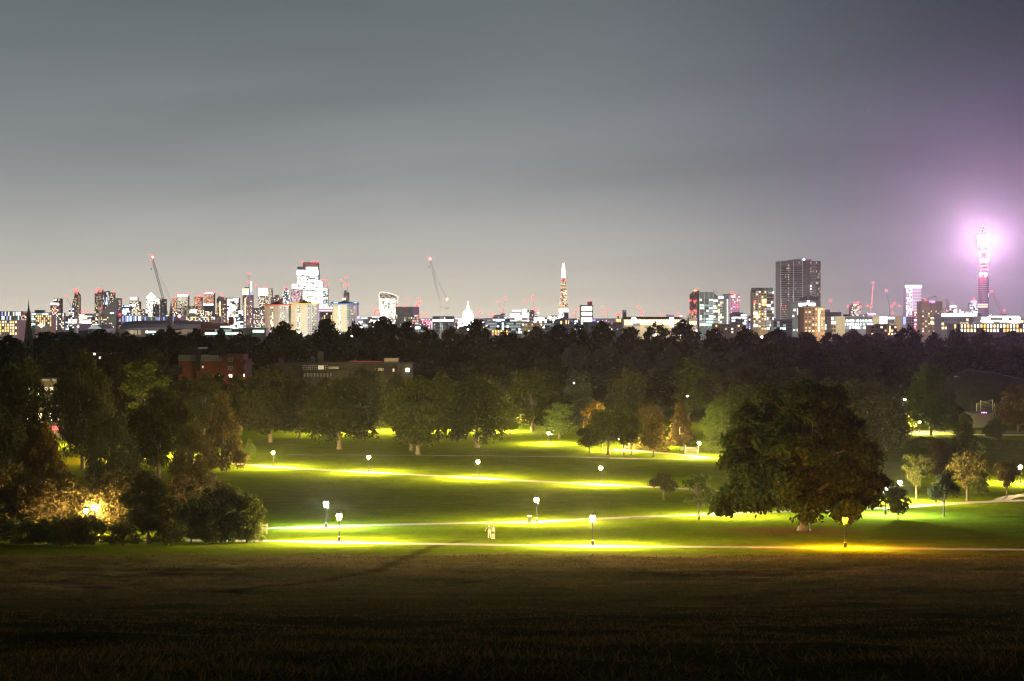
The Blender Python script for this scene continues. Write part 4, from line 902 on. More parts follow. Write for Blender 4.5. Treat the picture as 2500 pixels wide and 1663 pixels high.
# three sister tower blocks
GT = 'three sister tower blocks with coloured roof edges'
def sister(x0, xc, x1, ytop, roofx0, roofx1, colr, warm, lab, plx):
    Y = 1900
    t = bld('tower_block', lab, 'tower block', [(x0, 9), (xc, 0), (x1, 12)], ytop + 3, Y, 'none', 'white', group=GT, depth=24)
    mb = MB(); pbox(mb, roofx0, roofx1, ytop, ytop + 3, Y, -1.5, 34); addpart(t, 'roof_edge', mb, surf('roof_edge_' + lab[:6], colr, .6, var=.1))
    pm = surf('warm_panel_' + lab[:5], warm, .8, var=.1, scale=.2); A = (X_(x0, Y+9), Y+9); Bp = (X_(xc, Y), Y); D = (X_(x1, Y+12), Y+12)
    def along(P, Q, u, off): return (P[0] + (Q[0]-P[0])*u + (-.0)*off, P[1] + (Q[1]-P[1])*u - off)
    strips = MB()
    for u0, u1 in ((0, .06), (.12, .2), (.25, .33), (.62, .68), (.73, .80), (.85, .91)):
        a = along(A, Bp, u0, .25); b = along(A, Bp, u1, .25)
        strips.face([(*a, Z_(815, Y)), (*b, Z_(815, Y)), (*b, Z_(ytop+4, Y)), (*a, Z_(ytop+4, Y))])
    addpart(t, 'coloured_strips', strips, pm, 'stuff')
    fl = MB(); a, b = along(A, Bp, 0, .12), along(A, Bp, 1, .12); fl.face([(*a, Z_(815, Y)), (*b, Z_(815, Y)), (*b, Z_(ytop+3.2, Y)), (*a, Z_(ytop+3.2, Y))]); addpart(t, 'warm_wall', fl, surf('warm_wall_' + lab[:5], [c*.25+.42 for c in warm], .8, var=.1, scale=.2))
    rng = np.random.default_rng(int(x0)); win = MB()
    for f in range(20):
        y = ytop + 7.5 + f*4.4
        for u in (.44, .54):
            k = int(rng.choice([DK, DK, WA, WH, BR])); a = along(A, Bp, u-.035, .5); b = along(A, Bp, u+.035, .5)
            win.face([(*a, Z_(y+2.2, Y)), (*b, Z_(y+2.2, Y)), (*b, Z_(y, Y)), (*a, Z_(y, Y))], k)
        for u in (.14, .3, .55, .66, .88):
            k = int(rng.choice([DK, DK, DK, DK, GR, WA])); a = along(Bp, D, u-.04, .5); b = along(Bp, D, u+.04, .5)
            win.face([(*a, Z_(y+2.2, Y)), (*b, Z_(y+2.2, Y)), (*b, Z_(y, Y)), (*a, Z_(y, Y))], k)
    addpart(t, 'glazing', win, WM, 'stuff')
    rib = MB()
    for u in np.linspace(.04, .97, 9):
        a = along(Bp, D, u, .25); rib.box(a[0]-.18, a[0]+.18, a[1]-.3, a[1]+.2, Z_(815, Y), Z_(ytop+3.2, Y))
    addpart(t, 'wall_ribs', rib, BODY['grey'], 'stuff')
    mb = MB(); c = (plx[0]+plx[1])/2; pbox(mb, plx[0], plx[1], ytop-3, ytop, Y, 6, 18); pbox(mb, c-6, c+5, ytop-5.5, ytop-3, Y, 8, 16); pbox(mb, c-1, c+1, ytop-8, ytop-5.5, Y, 10, 12); addpart(t, 'roof_plant', mb, BODY['black'])
sister(646, 682, 706, 742.5, 641, 710, (.65, .10, .04), (.62, .42, .22), 'orange-striped tower block with a red roof edge', (661, 688))
sister(710, 750, 774, 740, 708, 777, (.75, .50, .02), (.68, .54, .28), 'tower block with a yellow roof edge, middle sister', (728, 756))
sister(812, 847, 868, 740.5, 806, 871, (.08, .22, .65), (.70, .60, .30), 'tower block with a blue roof edge, right sister', (825, 852))
# ---- centre
t = thing('arch', 'small arch of red lights left of the bulging white tower', 'arch', (X_(920, 3000), 3000, ZB)); mb = MB()
mb.tube([at(914 + 6.5*(1-math.cos(a)), 772 - 16*math.sin(a), 3000) for a in np.linspace(0, math.pi, 13)], [1.3]*13, 5); addpart(t, 'lit_arch', mb, WM[RE])
bld('office_block', 'white lit block under the small red arch', 'office building', (908, 928), 770, 2900, 'bright', 'white')
bld('office_block', 'pale low block right of the blue roofed tower block', 'office building', (868, 908), 774, 3000, 'cool', 'grey', bands=[(773, 777, WH, 868, 877)])
# bulging tower: wider at the top, curved roof
t = thing('skyscraper', 'bulging white tower, wider at its curved top than below', 'skyscraper', (X_(947, 5900), 5900, ZB)); Yw = 5900
def wk(y): s = (780-y)/67; return 929 - 4*s*s - .0, 965.5 + 7*s*s*.9
mb = MB(); rows = [815, 780, 765, 750, 738, 728, 722]
b0 = len(mb.v)
for y in rows:
    l, r = wk(y); mb.v += [(X_(l, Yw), Yw, Z_(y, Yw)), (X_(r, Yw), Yw, Z_(y, Yw)), (X_(r, Yw), Yw+45, Z_(y, Yw)), (X_(l, Yw), Yw+45, Z_(y, Yw))]
for k in range(len(rows)-1):
    for i in range(4):
        j = (i+1) % 4; mb.f.append((b0+k*4+i, b0+k*4+j, b0+k*4+4+j, b0+k*4+4+i)); mb.m.append(0)
l, r = wk(722); top_ = [(l, 722), (l, 718), (l+2, 714.5), (l+6, 713), (940, 713.5), (955, 717), (966, 721), (r, 724)]
mb.face([(X_(x, Yw), Yw, Z_(y, Yw)) for x, y in top_]); mb.face([(X_(x, Yw), Yw+45, Z_(y, Yw)) for x, y in top_][::-1])
for (xa, ya), (xb, yb) in zip(top_[:-1], top_[1:]): mb.face([(X_(xa, Yw), Yw, Z_(ya, Yw)), (X_(xb, Yw), Yw, Z_(yb, Yw)), (X_(xb, Yw), Yw+45, Z_(yb, Yw)), (X_(xa, Yw), Yw+45, Z_(ya, Yw))])
addpart(t, 'facade', mb, BODY['steel']); mb = MB(); rng = np.random.default_rng(77)
for y in np.arange(716, 806, 1.75):
    l, r = wk(min(y, 800)); n_ = 20
    for i in range(n_):
        dim = y < 727
        if rng.uniform() < (.5 if dim else .78):
            a = l + (r-l)*(i+.1)/n_; b = l + (r-l)*(i+.9)/n_
            if y < 722 and (b > 962 or a < 927): continue
            mb.face([(X_(p, Yw), Yw-.8, Z_(q, Yw)) for p, q in ((a, y+1.1), (b, y+1.1), (b, y), (a, y))], int(rng.choice([DI, GR, WA]) if dim else rng.choice([WH, BR, WH, DI])))
addpart(t, 'glazing', mb, WM, 'stuff'); mb = MB()
mb.tube([at(*p, Yw-1) for p in [(929, 790), (928, 765), (926.5, 745), (925.5, 725), (925.5, 718), (928, 714), (932, 713)]], [.9]*7, 4); mb.tube([at(*p, Yw-1) for p in [(932, 713), (945, 714.5), (956, 717.5), (972, 724)]], [.9]*4, 4); mb.tube([at(*p, Yw-1) for p in [(972, 724), (970, 740), (967, 765)]], [.9]*3, 4)
addpart(t, 'edge_lights', mb, WM[WH]); beacon(t, 970, 744, Yw-3)
bld('office_block', 'dark box-shaped building with red lit windows on its right face', 'office building', [(966, 0), (1007, 0), (1021, 18)], 749, 2150, ['sparse', 'reddot'], 'slate', rows=(768, 812), beacons=[(988, 747.5), (993, 732), (1018, 747)], fins=(3.2, .5, 'dark'))
bld('office_block', 'cold-lit low block in the gap below the dark box building', 'office building', (1000, 1040), 795, 1700, 'mint', 'grey', bot=815)
bld('office_block', 'grey block with one long lit floor behind the white mast crane', 'office building', (1056, 1108), 772, 2000, 'dimgrid', 'blue', bands=[(780, 785, WH)], over=None, bot=812)
bld('office_block', 'pinkish glow of low blocks right of the dark box building', 'office building', (1021, 1056), 778, 3500, 'pinkish', 'grey', beacons=[(1028, 767), (1041, 767), (1043, 785), (1037, 783), (1046, 788)])
t = thing('church_spire', 'dark thin church spire right of the white mast crane', 'spire', (X_(1093, 1400), 1400, gz(1400))); mb = MB(); p = at(1093, 800, 1400)
mb.prism([(p.x-2.2, 1398), (p.x+2.2, 1398), (p.x+2.2, 1402), (p.x-2.2, 1402)], gz(1400), Z_(802, 1400)); addpart(t, 'tower', mb, BODY['brown']); mb = MB(); mb.lathe([(1.9, Z_(802, 1400)), (.1, Z_(785, 1400))], 8, (p.x, 1400)); addpart(t, 'spire', mb, BODY['brown'])
t = thing('church_spire', 'tiny dark spire beside the left of the white dome', 'spire', (X_(1115, 1500), 1500, gz(1500))); mb = MB(); p = at(1115, 800, 1500)
mb.prism([(p.x-1.3, 1498), (p.x+1.3, 1498), (p.x+1.3, 1501), (p.x-1.3, 1501)], gz(1500), Z_(795, 1500)); addpart(t, 'tower', mb, BODY['brown']); mb = MB(); mb.lathe([(1.1, Z_(795, 1500)), (.1, Z_(781, 1500))], 8, (p.x, 1500)); addpart(t, 'spire', mb, BODY['brown'])
# dome with its floodlighting painted as a glow of the stone
Yd = 5150; t = thing('cathedral', 'floodlit white cathedral dome with lantern and cross', 'cathedral', (X_(1142, Yd), Yd+20, ZB))
FL = glow('stone_floodlight_glow', (1, .97, .86), 4.5); cxd = (X_(1142, Yd), Yd+20); s_ = Yd/F_PX
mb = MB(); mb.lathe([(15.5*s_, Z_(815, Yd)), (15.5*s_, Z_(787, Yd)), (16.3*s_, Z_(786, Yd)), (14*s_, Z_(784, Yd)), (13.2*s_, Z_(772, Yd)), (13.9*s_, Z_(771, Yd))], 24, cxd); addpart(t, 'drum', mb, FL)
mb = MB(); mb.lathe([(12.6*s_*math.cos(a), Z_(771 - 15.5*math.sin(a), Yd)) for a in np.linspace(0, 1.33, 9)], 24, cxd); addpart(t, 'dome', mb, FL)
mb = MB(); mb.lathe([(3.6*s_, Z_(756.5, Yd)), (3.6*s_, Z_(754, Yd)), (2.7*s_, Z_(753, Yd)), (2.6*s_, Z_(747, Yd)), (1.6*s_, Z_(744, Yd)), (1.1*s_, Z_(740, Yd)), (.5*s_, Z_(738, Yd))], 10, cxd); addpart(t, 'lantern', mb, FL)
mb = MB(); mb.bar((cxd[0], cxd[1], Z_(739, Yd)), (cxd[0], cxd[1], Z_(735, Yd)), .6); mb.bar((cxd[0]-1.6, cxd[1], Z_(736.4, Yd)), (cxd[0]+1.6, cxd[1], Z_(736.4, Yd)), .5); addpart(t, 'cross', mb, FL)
mb = MB()
for i in range(24):
    a = 2*math.pi*i/24; mb.bar((cxd[0]+14.2*s_*math.cos(a), cxd[1]+14.2*s_*math.sin(a), Z_(784, Yd)), (cxd[0]+14.2*s_*math.cos(a), cxd[1]+14.2*s_*math.sin(a), Z_(773, Yd)), .8, n=5)
addpart(t, 'columns', mb, BODY['white'], 'stuff')
bld('office_block', 'pale lit block left of the white dome', 'office building', (1112, 1131), 776, 4500, 'bright', 'white', depth=20)
bld('office_block', 'bluish block with a stepped roof right of the white dome', 'office building', (1203, 1236), 772, 2600, 'cool', 'blue', plant=[(1206, 1228, 769, 'blue')])
bld('office_block', 'pale strip of low buildings right of the white dome', 'office building', (1158, 1203), 780, 3200, 'cool', 'grey')
bld('office_block', 'white glowing building site at the foot of the paired small cranes', 'building site', (1222, 1233), 765, 3000, 'bright', 'white', depth=12)
bld('office_block', 'wide low bluish block behind the tan flats', 'office building', (1190, 1300), 786, 1900, 'cool', 'blue', over=lambda u, v, k, r: k if r.uniform() < .5 else GR, bot=815)
bld('apartment_block', 'low yellow-lit terrace left of the tan flats', 'apartment building', (1200, 1241), 805, 1400, 'amber', 'cream', plant=[(1210, 1222, 799, 'black'), (1231, 1236, 801, 'black')], bot=820)
bld('apartment_block', 'tan block of flats with tall warm windows', 'apartment building', [(1274, 0), (1288, 0), (1325, 10)], 788, 1500, 'flats', 'tan', plant=[(1296, 1301, 783, 'white')], bot=812)
bld('office_block', 'stepped white-lit complex left of the spiked tower', 'office building', (1245, 1292), 764, 3600, 'bright', 'steel', plant=[(1250, 1275, 757, 'white'), (1277, 1285, 755, 'white')], bands=[(757, 761, WH, 1251, 1272), (755, 772, BR, 1276, 1285)])
bld('office_block', 'dark squat block beside the red crane left of the spiked tower', 'office building', (1288, 1305), 757, 3700, 'sparse', 'slate')
bld('office_block', 'row of small bright windows right of the red crane', 'office building', (1303, 1342), 774, 3400, 'bright', 'grey', over=lambda u, v, k, r: k if r.uniform() < .6 else DK)
bld('office_block', 'pale lit block left of the foot of the spiked tower', 'office building', (1338, 1366), 770, 4500, 'office', 'cream')
# the spiked glass tower
Ys = 6450; t = thing('skyscraper', 'tall spiked glass tower tapering to two bright points', 'skyscraper', (X_(1376, Ys), Ys+25, ZB)); rng = np.random.default_rng(31)
def shw(y): return np.interp(y, [641, 662, 690, 720, 753, 815], [1.2, 4.3, 6.3, 8.6, 11.4, 13.5])
mb = MB(); rows = [815, 753, 720, 690, 664]; b0 = len(mb.v)
for y in rows:
    h = shw(y)*Ys/F_PX; x = X_(1376, Ys); z = Z_(y, Ys); mb.v += [(x-h, Ys+10, z), (x-h*.2, Ys+25-h, z), (x+h, Ys+12, z), (x+h*.7, Ys+25+h, z), (x-h*.7, Ys+25+h, z)]
for k in range(len(rows)-1):
    for i in range(5):
        j = (i+1) % 5; mb.f.append((b0+k*5+i, b0+k*5+j, b0+k*5+5+j, b0+k*5+5+i)); mb.m.append(0)
mb.f.append(tuple(b0+20+i for i in range(5))); mb.m.append(0)
addpart(t, 'facade', mb, BODY['slate'])
def shard_face(y, u):                                      # point on the front faces, u in -1..1
    h = shw(y)*Ys/F_PX; x = X_(1376, Ys); L_, M_, R_ = (x-h, Ys+10), (x-h*.2, Ys+25-h), (x+h, Ys+12)
    f = (u+1)/1.2 if u < .2-.0 and u <= .2 else None
    if u < -.2: s = (u+1)/.8; P = (L_[0]+(M_[0]-L_[0])*s, L_[1]+(M_[1]-L_[1])*s)
    else: s = (u+.2)/1.2; P = (M_[0]+(R_[0]-M_[0])*s, M_[1]+(R_[1]-M_[1])*s)
    return (P[0], P[1]-.9, Z_(y, Ys))
mb = MB()
for y in np.arange(664, 812, 1.7):
    n_ = max(3, int(shw(y)*1.5))
    for i in range(n_):
        u0 = -1 + 2*(i+.1)/n_; u1 = -1 + 2*(i+.9)/n_
        if u0 < -.2 < u1: u1 = -.2
        if 753 <= y < 762: k = BR
        elif 676 <= y < 681: k = int(rng.choice([PI_, BL, PI_, DK]))
        elif 681 <= y < 686: k = int(rng.choice([RE, DK, AM]))
        elif 694 <= y < 708: k = WA if int((y-664)/1.7) % 2 == 0 else DK
        elif y < 676: k = BR
        elif y > 762: k = int(rng.choice([BR, WH, DK])) if u0 < 0 else DK
        else: k = int(rng.choice([WA, AM, DK, DI, DK, WH, RE], p=[.24, .06, .24, .12, .1, .19, .05]))
        mb.face([shard_face(y+1.15, u0), shard_face(y+1.15, u1), shard_face(y, u1), shard_face(y, u0)], k)
addpart(t, 'glazing', mb, WM, 'stuff')
mb = MB(); x = X_(1376, Ys); h = Ys/F_PX
for dx0, dx1, tip in ((-4.3, -.7, -1.9), (.2, 4.2, 2.)):
    mb.face([(x+dx0*h, Ys+18, Z_(664, Ys)), (x+dx1*h, Ys+14, Z_(664, Ys)), (x+(tip+.4)*h, Ys+22, Z_(642, Ys)), (x+(tip-.3)*h, Ys+22, Z_(642, Ys))]); mb.face([(x+dx0*h, Ys+26, Z_(664, Ys)), (x+(tip-.3)*h, Ys+25, Z_(642, Ys)), (x+(tip+.4)*h, Ys+25, Z_(642, Ys)), (x+dx1*h, Ys+27, Z_(664, Ys))])
addpart(t, 'spire_tips', mb, WM[BR]); beacon(t, 1378, 641.5, Ys, 2.2); beacon(t, 1371, 662, Ys, 1.8); beacon(t, 1375, 751, Ys, 2.2)
t = bld('assembly_hall', 'low blue-grey hall with a shallow domed roof and orange openings', 'hall', (1352, 1402), 783, 2200, 'sparse', 'blue', tops=[786, 786], bands=[(784, 791, AM, 1368, 1372), (782, 791, WA, 1381, 1383), (783, 791, AM, 1387, 1389)])
mb = MB(); p = at(1377, 784, 2200); mb.lathe([(15, p.z-1), (13.5, p.z+1.2), (9, p.z+3.2), (4, p.z+4.3), (.5, p.z+4.6)], 20, (p.x, 2216)); addpart(t, 'dome_roof', mb, BODY['blue'])
bld('office_block', 'pale block left of the low domed hall', 'office building', (1330, 1354), 783, 2400, 'cool', 'blue')
bld('office_block', 'bluish low block right of the low domed hall', 'office building', (1398, 1420), 781, 2500, 'cool', 'blue', beacons=[(1397, 770)])
bld('hospital_tower', 'pale block with three bands of white floors and a dark cap', 'office building', (1417, 1448), 745, 6600, 'none', 'cream', bands=[(749, 759, BR, 1420, 1445), (763, 770, BR, 1420, 1445), (775, 785, BR, 1420, 1445)], plant=[(1435, 1446, 736, 'slate')], beacons=[(1437, 735)])
bld('office_block', 'orange-lit tower base with a dark statue-like top', 'building', (1504, 1516), 779, 3000, 'amber', 'orange', plant=[(1508, 1512, 771, 'black')], bands=[(779, 785, AM)], beacons=[(1506, 768), (1510, 767), (1514, 768)])
bld('office_block', 'low blocks with pinkish lights left of the orange-lit base', 'office building', (1463, 1506), 780, 3500, 'pinkish', 'grey', over=lambda u, v, k, r: k if r.uniform() < .5 else DK)
bld('office_block', 'dim low block left of the floodlit chimney', 'office building', (1440, 1524), 787, 2500, 'sparse', 'blue')
# long building, its floodlighting painted as glowing bands and piers
t = bld('exhibition_hall', 'long floodlit building with a dark roof and two bright bays', 'large building', (1523, 1700), 779, 2000, 'none', 'cream', depth=40, bot=815, bands=[(781, 783.5, WA, 1524, 1664), (785, 793, WA, 1524, 1700), (776, 790, BR, 1541.5, 1553), (776, 798, BR, 1634, 1645)])
mb = MB(); a, b = X_(1524, 2000), X_(1664, 2000)
mb.face([(a, 1999.2, Z_(780, 2000)), (X_(1670, 2000), 1999.2, Z_(780, 2000)), (X_(1660, 2000), 2012, Z_(774, 2000)), (X_(1540, 2000), 2012, Z_(773.5, 2000)), (a, 2012, Z_(774, 2000))]); mb.face([(a, 2012, Z_(774, 2000)), (X_(1660, 2000), 2012, Z_(774, 2000)), (X_(1660, 2000), 2041, Z_(780, 2000)), (a, 2041, Z_(780, 2000))]); addpart(t, 'roof', mb, BODY['roof'])
mb = MB()
for i in range(18):
    x = 1556 + i*5.9
    if 1632 < x < 1647: continue
    mb.face([(X_(x-.9, 2000), 1998.5, Z_(788, 2000)), (X_(x+.9, 2000), 1998.5, Z_(788, 2000)), (X_(x+.5, 2000), 1998.5, Z_(780, 2000)), (X_(x-.5, 2000), 1998.5, Z_(780, 2000))], WH)
    mb.box(X_(x+2.2, 2000), X_(x+2.6, 2000), 1998.6, 1999.6, Z_(800, 2000), Z_(781, 2000), DI)
addpart(t, 'pier_light_glow', mb, WM, 'stuff')
mb = MB(); pbox(mb, 1523.5, 1532, 757, 781, 2000, 18, 30); addpart(t, 'chimney', mb, BODY['slate']); mb = MB(); pbox(mb, 1545, 1562, 789, 797, 2000, -4, -1.2); addpart(t, 'front_bay', mb, BODY['slate'])
bld('office_block', 'little dark rooftop behind the long floodlit building', 'building', (1629, 1645), 766, 3000, 'none', 'slate', tops=[768, 769], depth=15)
bld('office_block', 'block with a purple sign at the right end of the long floodlit roof', 'office building', (1655, 1668), 775, 2500, 'sparse', 'slate', bands=[(770.5, 774, PI_, 1660, 1666)])
t = thing('observation_wheel', 'tiny white ring of a big wheel right of the long floodlit roof', 'ferris wheel', (X_(1669, 3600), 3600, ZB)); mb = MB()
mb.tube([at(1669 + 4.2*math.cos(a), 779 - 4.2*math.sin(a), 3600) for a in np.linspace(0, 2*math.pi, 25)], [.7]*25, 4); addpart(t, 'rim', mb, WM[DI])
mb = MB(); mb.bar(at(1669, 779, 3600), at(1667, 800, 3600), .8); mb.bar(at(1669, 779, 3600), at(1671, 800, 3600), .8); addpart(t, 'leg_frame', mb, BODY['white'])
t = thing('church_spire', 'dark church spire left of the red slanted-top tower', 'spire', (X_(1680, 1800), 1800, gz(1800))); mb = MB(); p = at(1680, 790, 1800)
mb.prism([(p.x-1.2, 1798), (p.x+1.2, 1798), (p.x+1.2, 1801), (p.x-1.2, 1801)], gz(1800), Z_(783, 1800)); addpart(t, 'tower', mb, BODY['dark']); mb = MB(); mb.lathe([(1., Z_(783, 1800)), (.1, Z_(766, 1800))], 8, (p.x, 1800)); addpart(t, 'spire', mb, BODY['dark'])
t = bld('skyscraper', 'reddish tower with a slanted top and rows of red lights', 'skyscraper', [(1685.5, 10), (1692, 0), (1707, 8)], 712, 7000, 'reddot', 'red', tops=[719, 712, 709], bands=[(708.5, 711.5, AM, 1694, 1701)], fins=(2.4, .5, 'brown'), beacons=[(1702, 706), (1685, 734), (1698, 735), (1684, 760), (1699, 760)], over=lambda u, v, k, r: k if (v < .45 or r.uniform() < .12) else DK)
bld('office_block', 'warm lights at the foot of the red slanted-top tower', 'office building', (1683, 1709), 779, 3000, 'dense', 'grey')
# green glass hospital-like slab
Yu = 2150; t = bld('glass_tower', 'green glass tower with three tall bays and pale frames', 'glass tower', (1708, 1741), 713.5, Yu, 'mint', 'green', rows=(729, 796), depth=30)
mb = MB()
for x in (1708, 1719, 1730.5, 1741): pbox(mb, x-.55, x+.55, 713, 800, Yu, -1.2, .5)
addpart(t, 'pale_frames', mb, BODY['white'], 'stuff')
mb = MB(); pbox(mb, 1709, 1740.5, 714.5, 728, Yu, -.5, -.2); addpart(t, 'roof_screen', mb, BODY['green'])
mb = MB(); mb.bar(at(1743, 714, Yu), at(1742, 708, Yu), .25); mb.bar(at(1745, 715, Yu), at(1746, 707, Yu), .3); mb.bar(at(1748, 715, Yu), at(1749, 709, Yu), .25); addpart(t, 'roof_masts', mb, BODY['black'], 'stuff')
t = bld('glass_tower', 'recessed green slab with a purple sloping roof beside the three-bay tower', 'glass tower', (1741, 1753), 722, Yu+6, 'mint', 'green', tops=[714, 724], rows=(731, 796), bands=[(750, 754, WA, 1743, 1750)])
bld('glass_tower', 'slim dark glazed bay in the right half of the green glass group', 'glass tower', (1753, 1767), 722, Yu+2, 'dense', 'steel', bands=[(723, 729, PI_, 1753.5, 1766.5)], rows=(730, 796))
bld('glass_tower', 'pale stair tower with a column of white windows at the right of the green glass', 'glass tower', (1767, 1780), 718, Yu, 'none', 'green', bands=[(y, y+4.4, WH, 1774.5, 1777.5) for y in np.arange(731, 795, 6.2)])
bld('tower_block', 'brown tower with a red light right of the green glass group', 'tower block', (1780, 1796), 717, 2900, 'sparse', 'brown', beacons=[(1788, 714)], bands=[(722, 727, WA, 1786, 1795)])
bld('tower_block', 'grey-brown tower with a low red light beside the brown tower', 'tower block', (1796, 1806), 718, 2950, 'sparse', 'brown', beacons=[(1800, 747)], bands=[(730, 737, WA, 1799, 1800.5)])
bld('office_block', 'low bluish-white offices right of the brown tower', 'office building', (1786, 1822), 766, 2300, 'cool', 'steel', bands=[(774, 777, WH, 1788, 1818)], plant=[(1790, 1815, 763, 'slate')])
bld('apartment_block', 'brown low flats with a few lit windows below the green glass group', 'apartment building', (1745, 1815), 791, 1600, 'flats', 'brown', bot=815)
# ---- right part
t = bld('tower_block', 'tower of flats with balcony rails left of the tallest dark tower', 'tower block', [(1839, 5), (1851, 0), (1872, 2), (1889, 14)], 709, 1800, ['flats', 'flats', 'cool'], 'tan', bot=806, depth=22,
    bands=[(731, 738, WA, 1860, 1871), (738, 746, AM, 1861, 1871), (762, 768, BR, 1840, 1850), (769, 777, WA, 1840, 1854), (793, 797, BR, 1840, 1850), (733, 741, RE, 1840, 1846)])
mb = MB(); Yb = 1800
for x0, x1 in ((1839.5, 1850.5), (1852, 1860), (1861.5, 1872), (1874, 1888.5)): pbox(mb, x0, x1, 702.5, 712, Yb, 3, 18)
addpart(t, 'roof_screens', mb, BODY['slate'], 'stuff'); mb = MB()
for f in range(15): pbox(mb, 1838.5, 1850.6, 716+f*6, 717.6+f*6, Yb, -.9, 3.4); pbox(mb, 1860.5, 1872, 716+f*6, 717.6+f*6, Yb, -1.1, .4)
addpart(t, 'balcony_rails', mb, BODY['pale'], 'stuff')
# tallest dark tower
Ye = 2050; t = bld('skyscraper', 'tallest dark tower at the right with dim banded floors', 'skyscraper', [(1906, 0), (1937, 0), (1959, 0), (1978.5, 9), (1992, 3), (2003.5, 6)], 637, Ye, ['dimgrid', 'dimgrid', 'none', 'dimgrid', 'dimgrid'], 'tower', bot=800, depth=40,
    over=[lambda u, v, k, r: (RE if (u < .5 and .25 < v < .36 and r.uniform() < .5) or (.25 < u < 1 and .07 < v < .16 and r.uniform() < .4) else (DI if abs(u-.62) < .05 and r.uniform() < .85 and v < .96 else k)), lambda u, v, k, r: DI if (abs(u-.72) < .05 and r.uniform() < .45) else (k if k != WH else DK), None, lambda u, v, k, r: (BR if u < .2 and .64 > v > .57 else (DI if u < .2 and r.uniform() < .6 else k)), lambda u, v, k, r: DI if r.uniform() < .12 else k])
mb = MB()
for f in range(29):
    y = 648 + f*5.35
    pbox(mb, 1906.2, 1936.8, y+3.3, y+5.1, Ye, -.7, .2); pbox(mb, 1937.4, 1958.6, y+3.3, y+5.1, Ye, -.7, .2)
addpart(t, 'spandrel_bands', mb, BODY['black'], 'stuff'); mb = MB()
for x in np.linspace(1906.3, 1958.7, 27): pbox(mb, x-.10, x+.10, 637.5, 800, Ye, -.45, .1)
addpart(t, 'mullions', mb, BODY['steel'], 'stuff')
mb = MB()
for x in (1906.2, 1936.9, 1958.9): pbox(mb, x-.4, x+.4, 637, 800, Ye, -1.0, .4)
addpart(t, 'corner_fins', mb, BODY['white'], 'stuff')
mb = MB(); z = lambda y: Z_(y, Ye); mb.prism([(X_(1928, Ye), Ye+6), (X_(1963, Ye), Ye+6), (X_(1985, Ye), Ye+10), (X_(1985, Ye), Ye+30), (X_(1928, Ye), Ye+30)], z(637.5), [z(634.5), z(630.5), z(633), z(633), z(634.5)]); addpart(t, 'roof_plant', mb, BODY['slate'])
beacon(t, 1963, 633.5, Ye+4, 1.0, M_lampwhite, 'roof_light')
mb = MB(); pbox(mb, 1966, 1981, 632, 635.5, Ye, 2, 5); addpart(t, 'parapet_light_glow', mb, glow('parapet_pink_light', (1, .25, .7), .35))  # pink light on the roof edge, painted as a weak glow
bld('office_block', 'small violet-lit rooftop between the balcony tower and the tallest tower', 'office building', (1889, 1906), 772, 2400, 'none', 'blue', bands=[(773, 777, BL, 1890, 1905)])
bld('office_block', 'small block with cool lights left of the balcony tower', 'office building', (1828, 1840), 771, 2300, 'cool', 'blue', over=lambda u, v, k, r: k if r.uniform() < .6 else BL)
bld('office_block', 'low green-grey block at the foot of the tallest tower', 'office building', (1889, 1934), 780, 1700, 'mint', 'green', tops=[783, 779], over=lambda u, v, k, r: k if r.uniform() < .3 else DK, bot=806)
t = bld('office_block', 'green-striped block with a bright white sign band in front of the tallest tower', 'office building', [(1932, 0), (1966, 0), (2003, 9)], 735, 1800, 'none', 'green', tops=[738, 733, 733], fins=(2.0, .45, 'slate'), bot=806,
    bands=[(740, 747, BR, 1949, 1990), (747, 754, BR, 1951, 1957), (754, 768, BR, 1946, 1955), (754, 760, WH, 1937, 1943), (769, 774, WH, 1934, 1939), (804, 808, WH, 1936, 1941), (803, 809, WH, 1945, 1954)])
mb = MB(); mb.prism([(X_(1961, 1800), 1806), (X_(1978, 1800), 1804), (X_(2003, 1800), 1812), (X_(2003, 1800), 1826), (X_(1961, 1800), 1826)], Z_(734, 1800), [Z_(729, 1800), Z_(720.5, 1800), Z_(726, 1800), Z_(727, 1800), Z_(729, 1800)]); addpart(t, 'roof_plant', mb, BODY['roof']); beacon(t, 1974, 736, 1799, .9, M_lampwhite, 'roof_light')
t = bld('tower_block', 'tan brick tower with a bright vertical stair strip', 'tower block', [(1955.5, 8), (1963.5, 0), (1990, 0), (2014, 10)], 750, 1450, ['none', 'flats', 'flats'], 'orange', bot=812, depth=16, plant=[(1966, 1985, 747, 'brown'), (1973, 1976, 744, 'black')], bands=[(y, y+4.6, WA, 1997, 2002) for y in np.arange(756, 808, 6.1)])
mb = MB(); pbox(mb, 1955, 2014.3, 749, 750.6, 1450, -.6, 10); addpart(t, 'parapet', mb, BODY['tan'])
bld('office_block', 'grey slab with a dark flat roof right of the tan brick tower', 'office building', (2014, 2054), 762, 1700, 'mint', 'slate', rows=(776, 806), plant=[(2016, 2028, 756, 'grey')], over=lambda u, v, k, r: k if r.uniform() < .35 else DK)
t = bld('glass_offices', 'long glass offices with three bright blue-white floors', 'office building', (2062, 2132), 772, 1500, 'none', 'slate', depth=25, bot=812, plant=[(2068, 2078, 767.5, 'black')])
mb = MB(); rng = np.random.default_rng(4)
for r_ in range(3):
    for i in range(24):
        y0 = 780.5 + r_*8.4; x0 = 2062.5 + i*2.88
        mb.face([(X_(p, 1500), 1499.8, Z_(q, 1500)) for p, q in ((x0, y0+6), (x0+2.5, y0+6), (x0+2.5, y0), (x0, y0))], int(rng.choice([CO, CO, GR, GR, WH])))
for i in range(30): x0 = 2062.5 + i*2.3; mb.face([(X_(p, 1500), 1499.8, Z_(q, 1500)) for p, q in ((x0, 779), (x0+1.8, 779), (x0+1.8, 774), (x0, 774))], DK)
addpart(t, 'glazing', mb, WM, 'stuff')
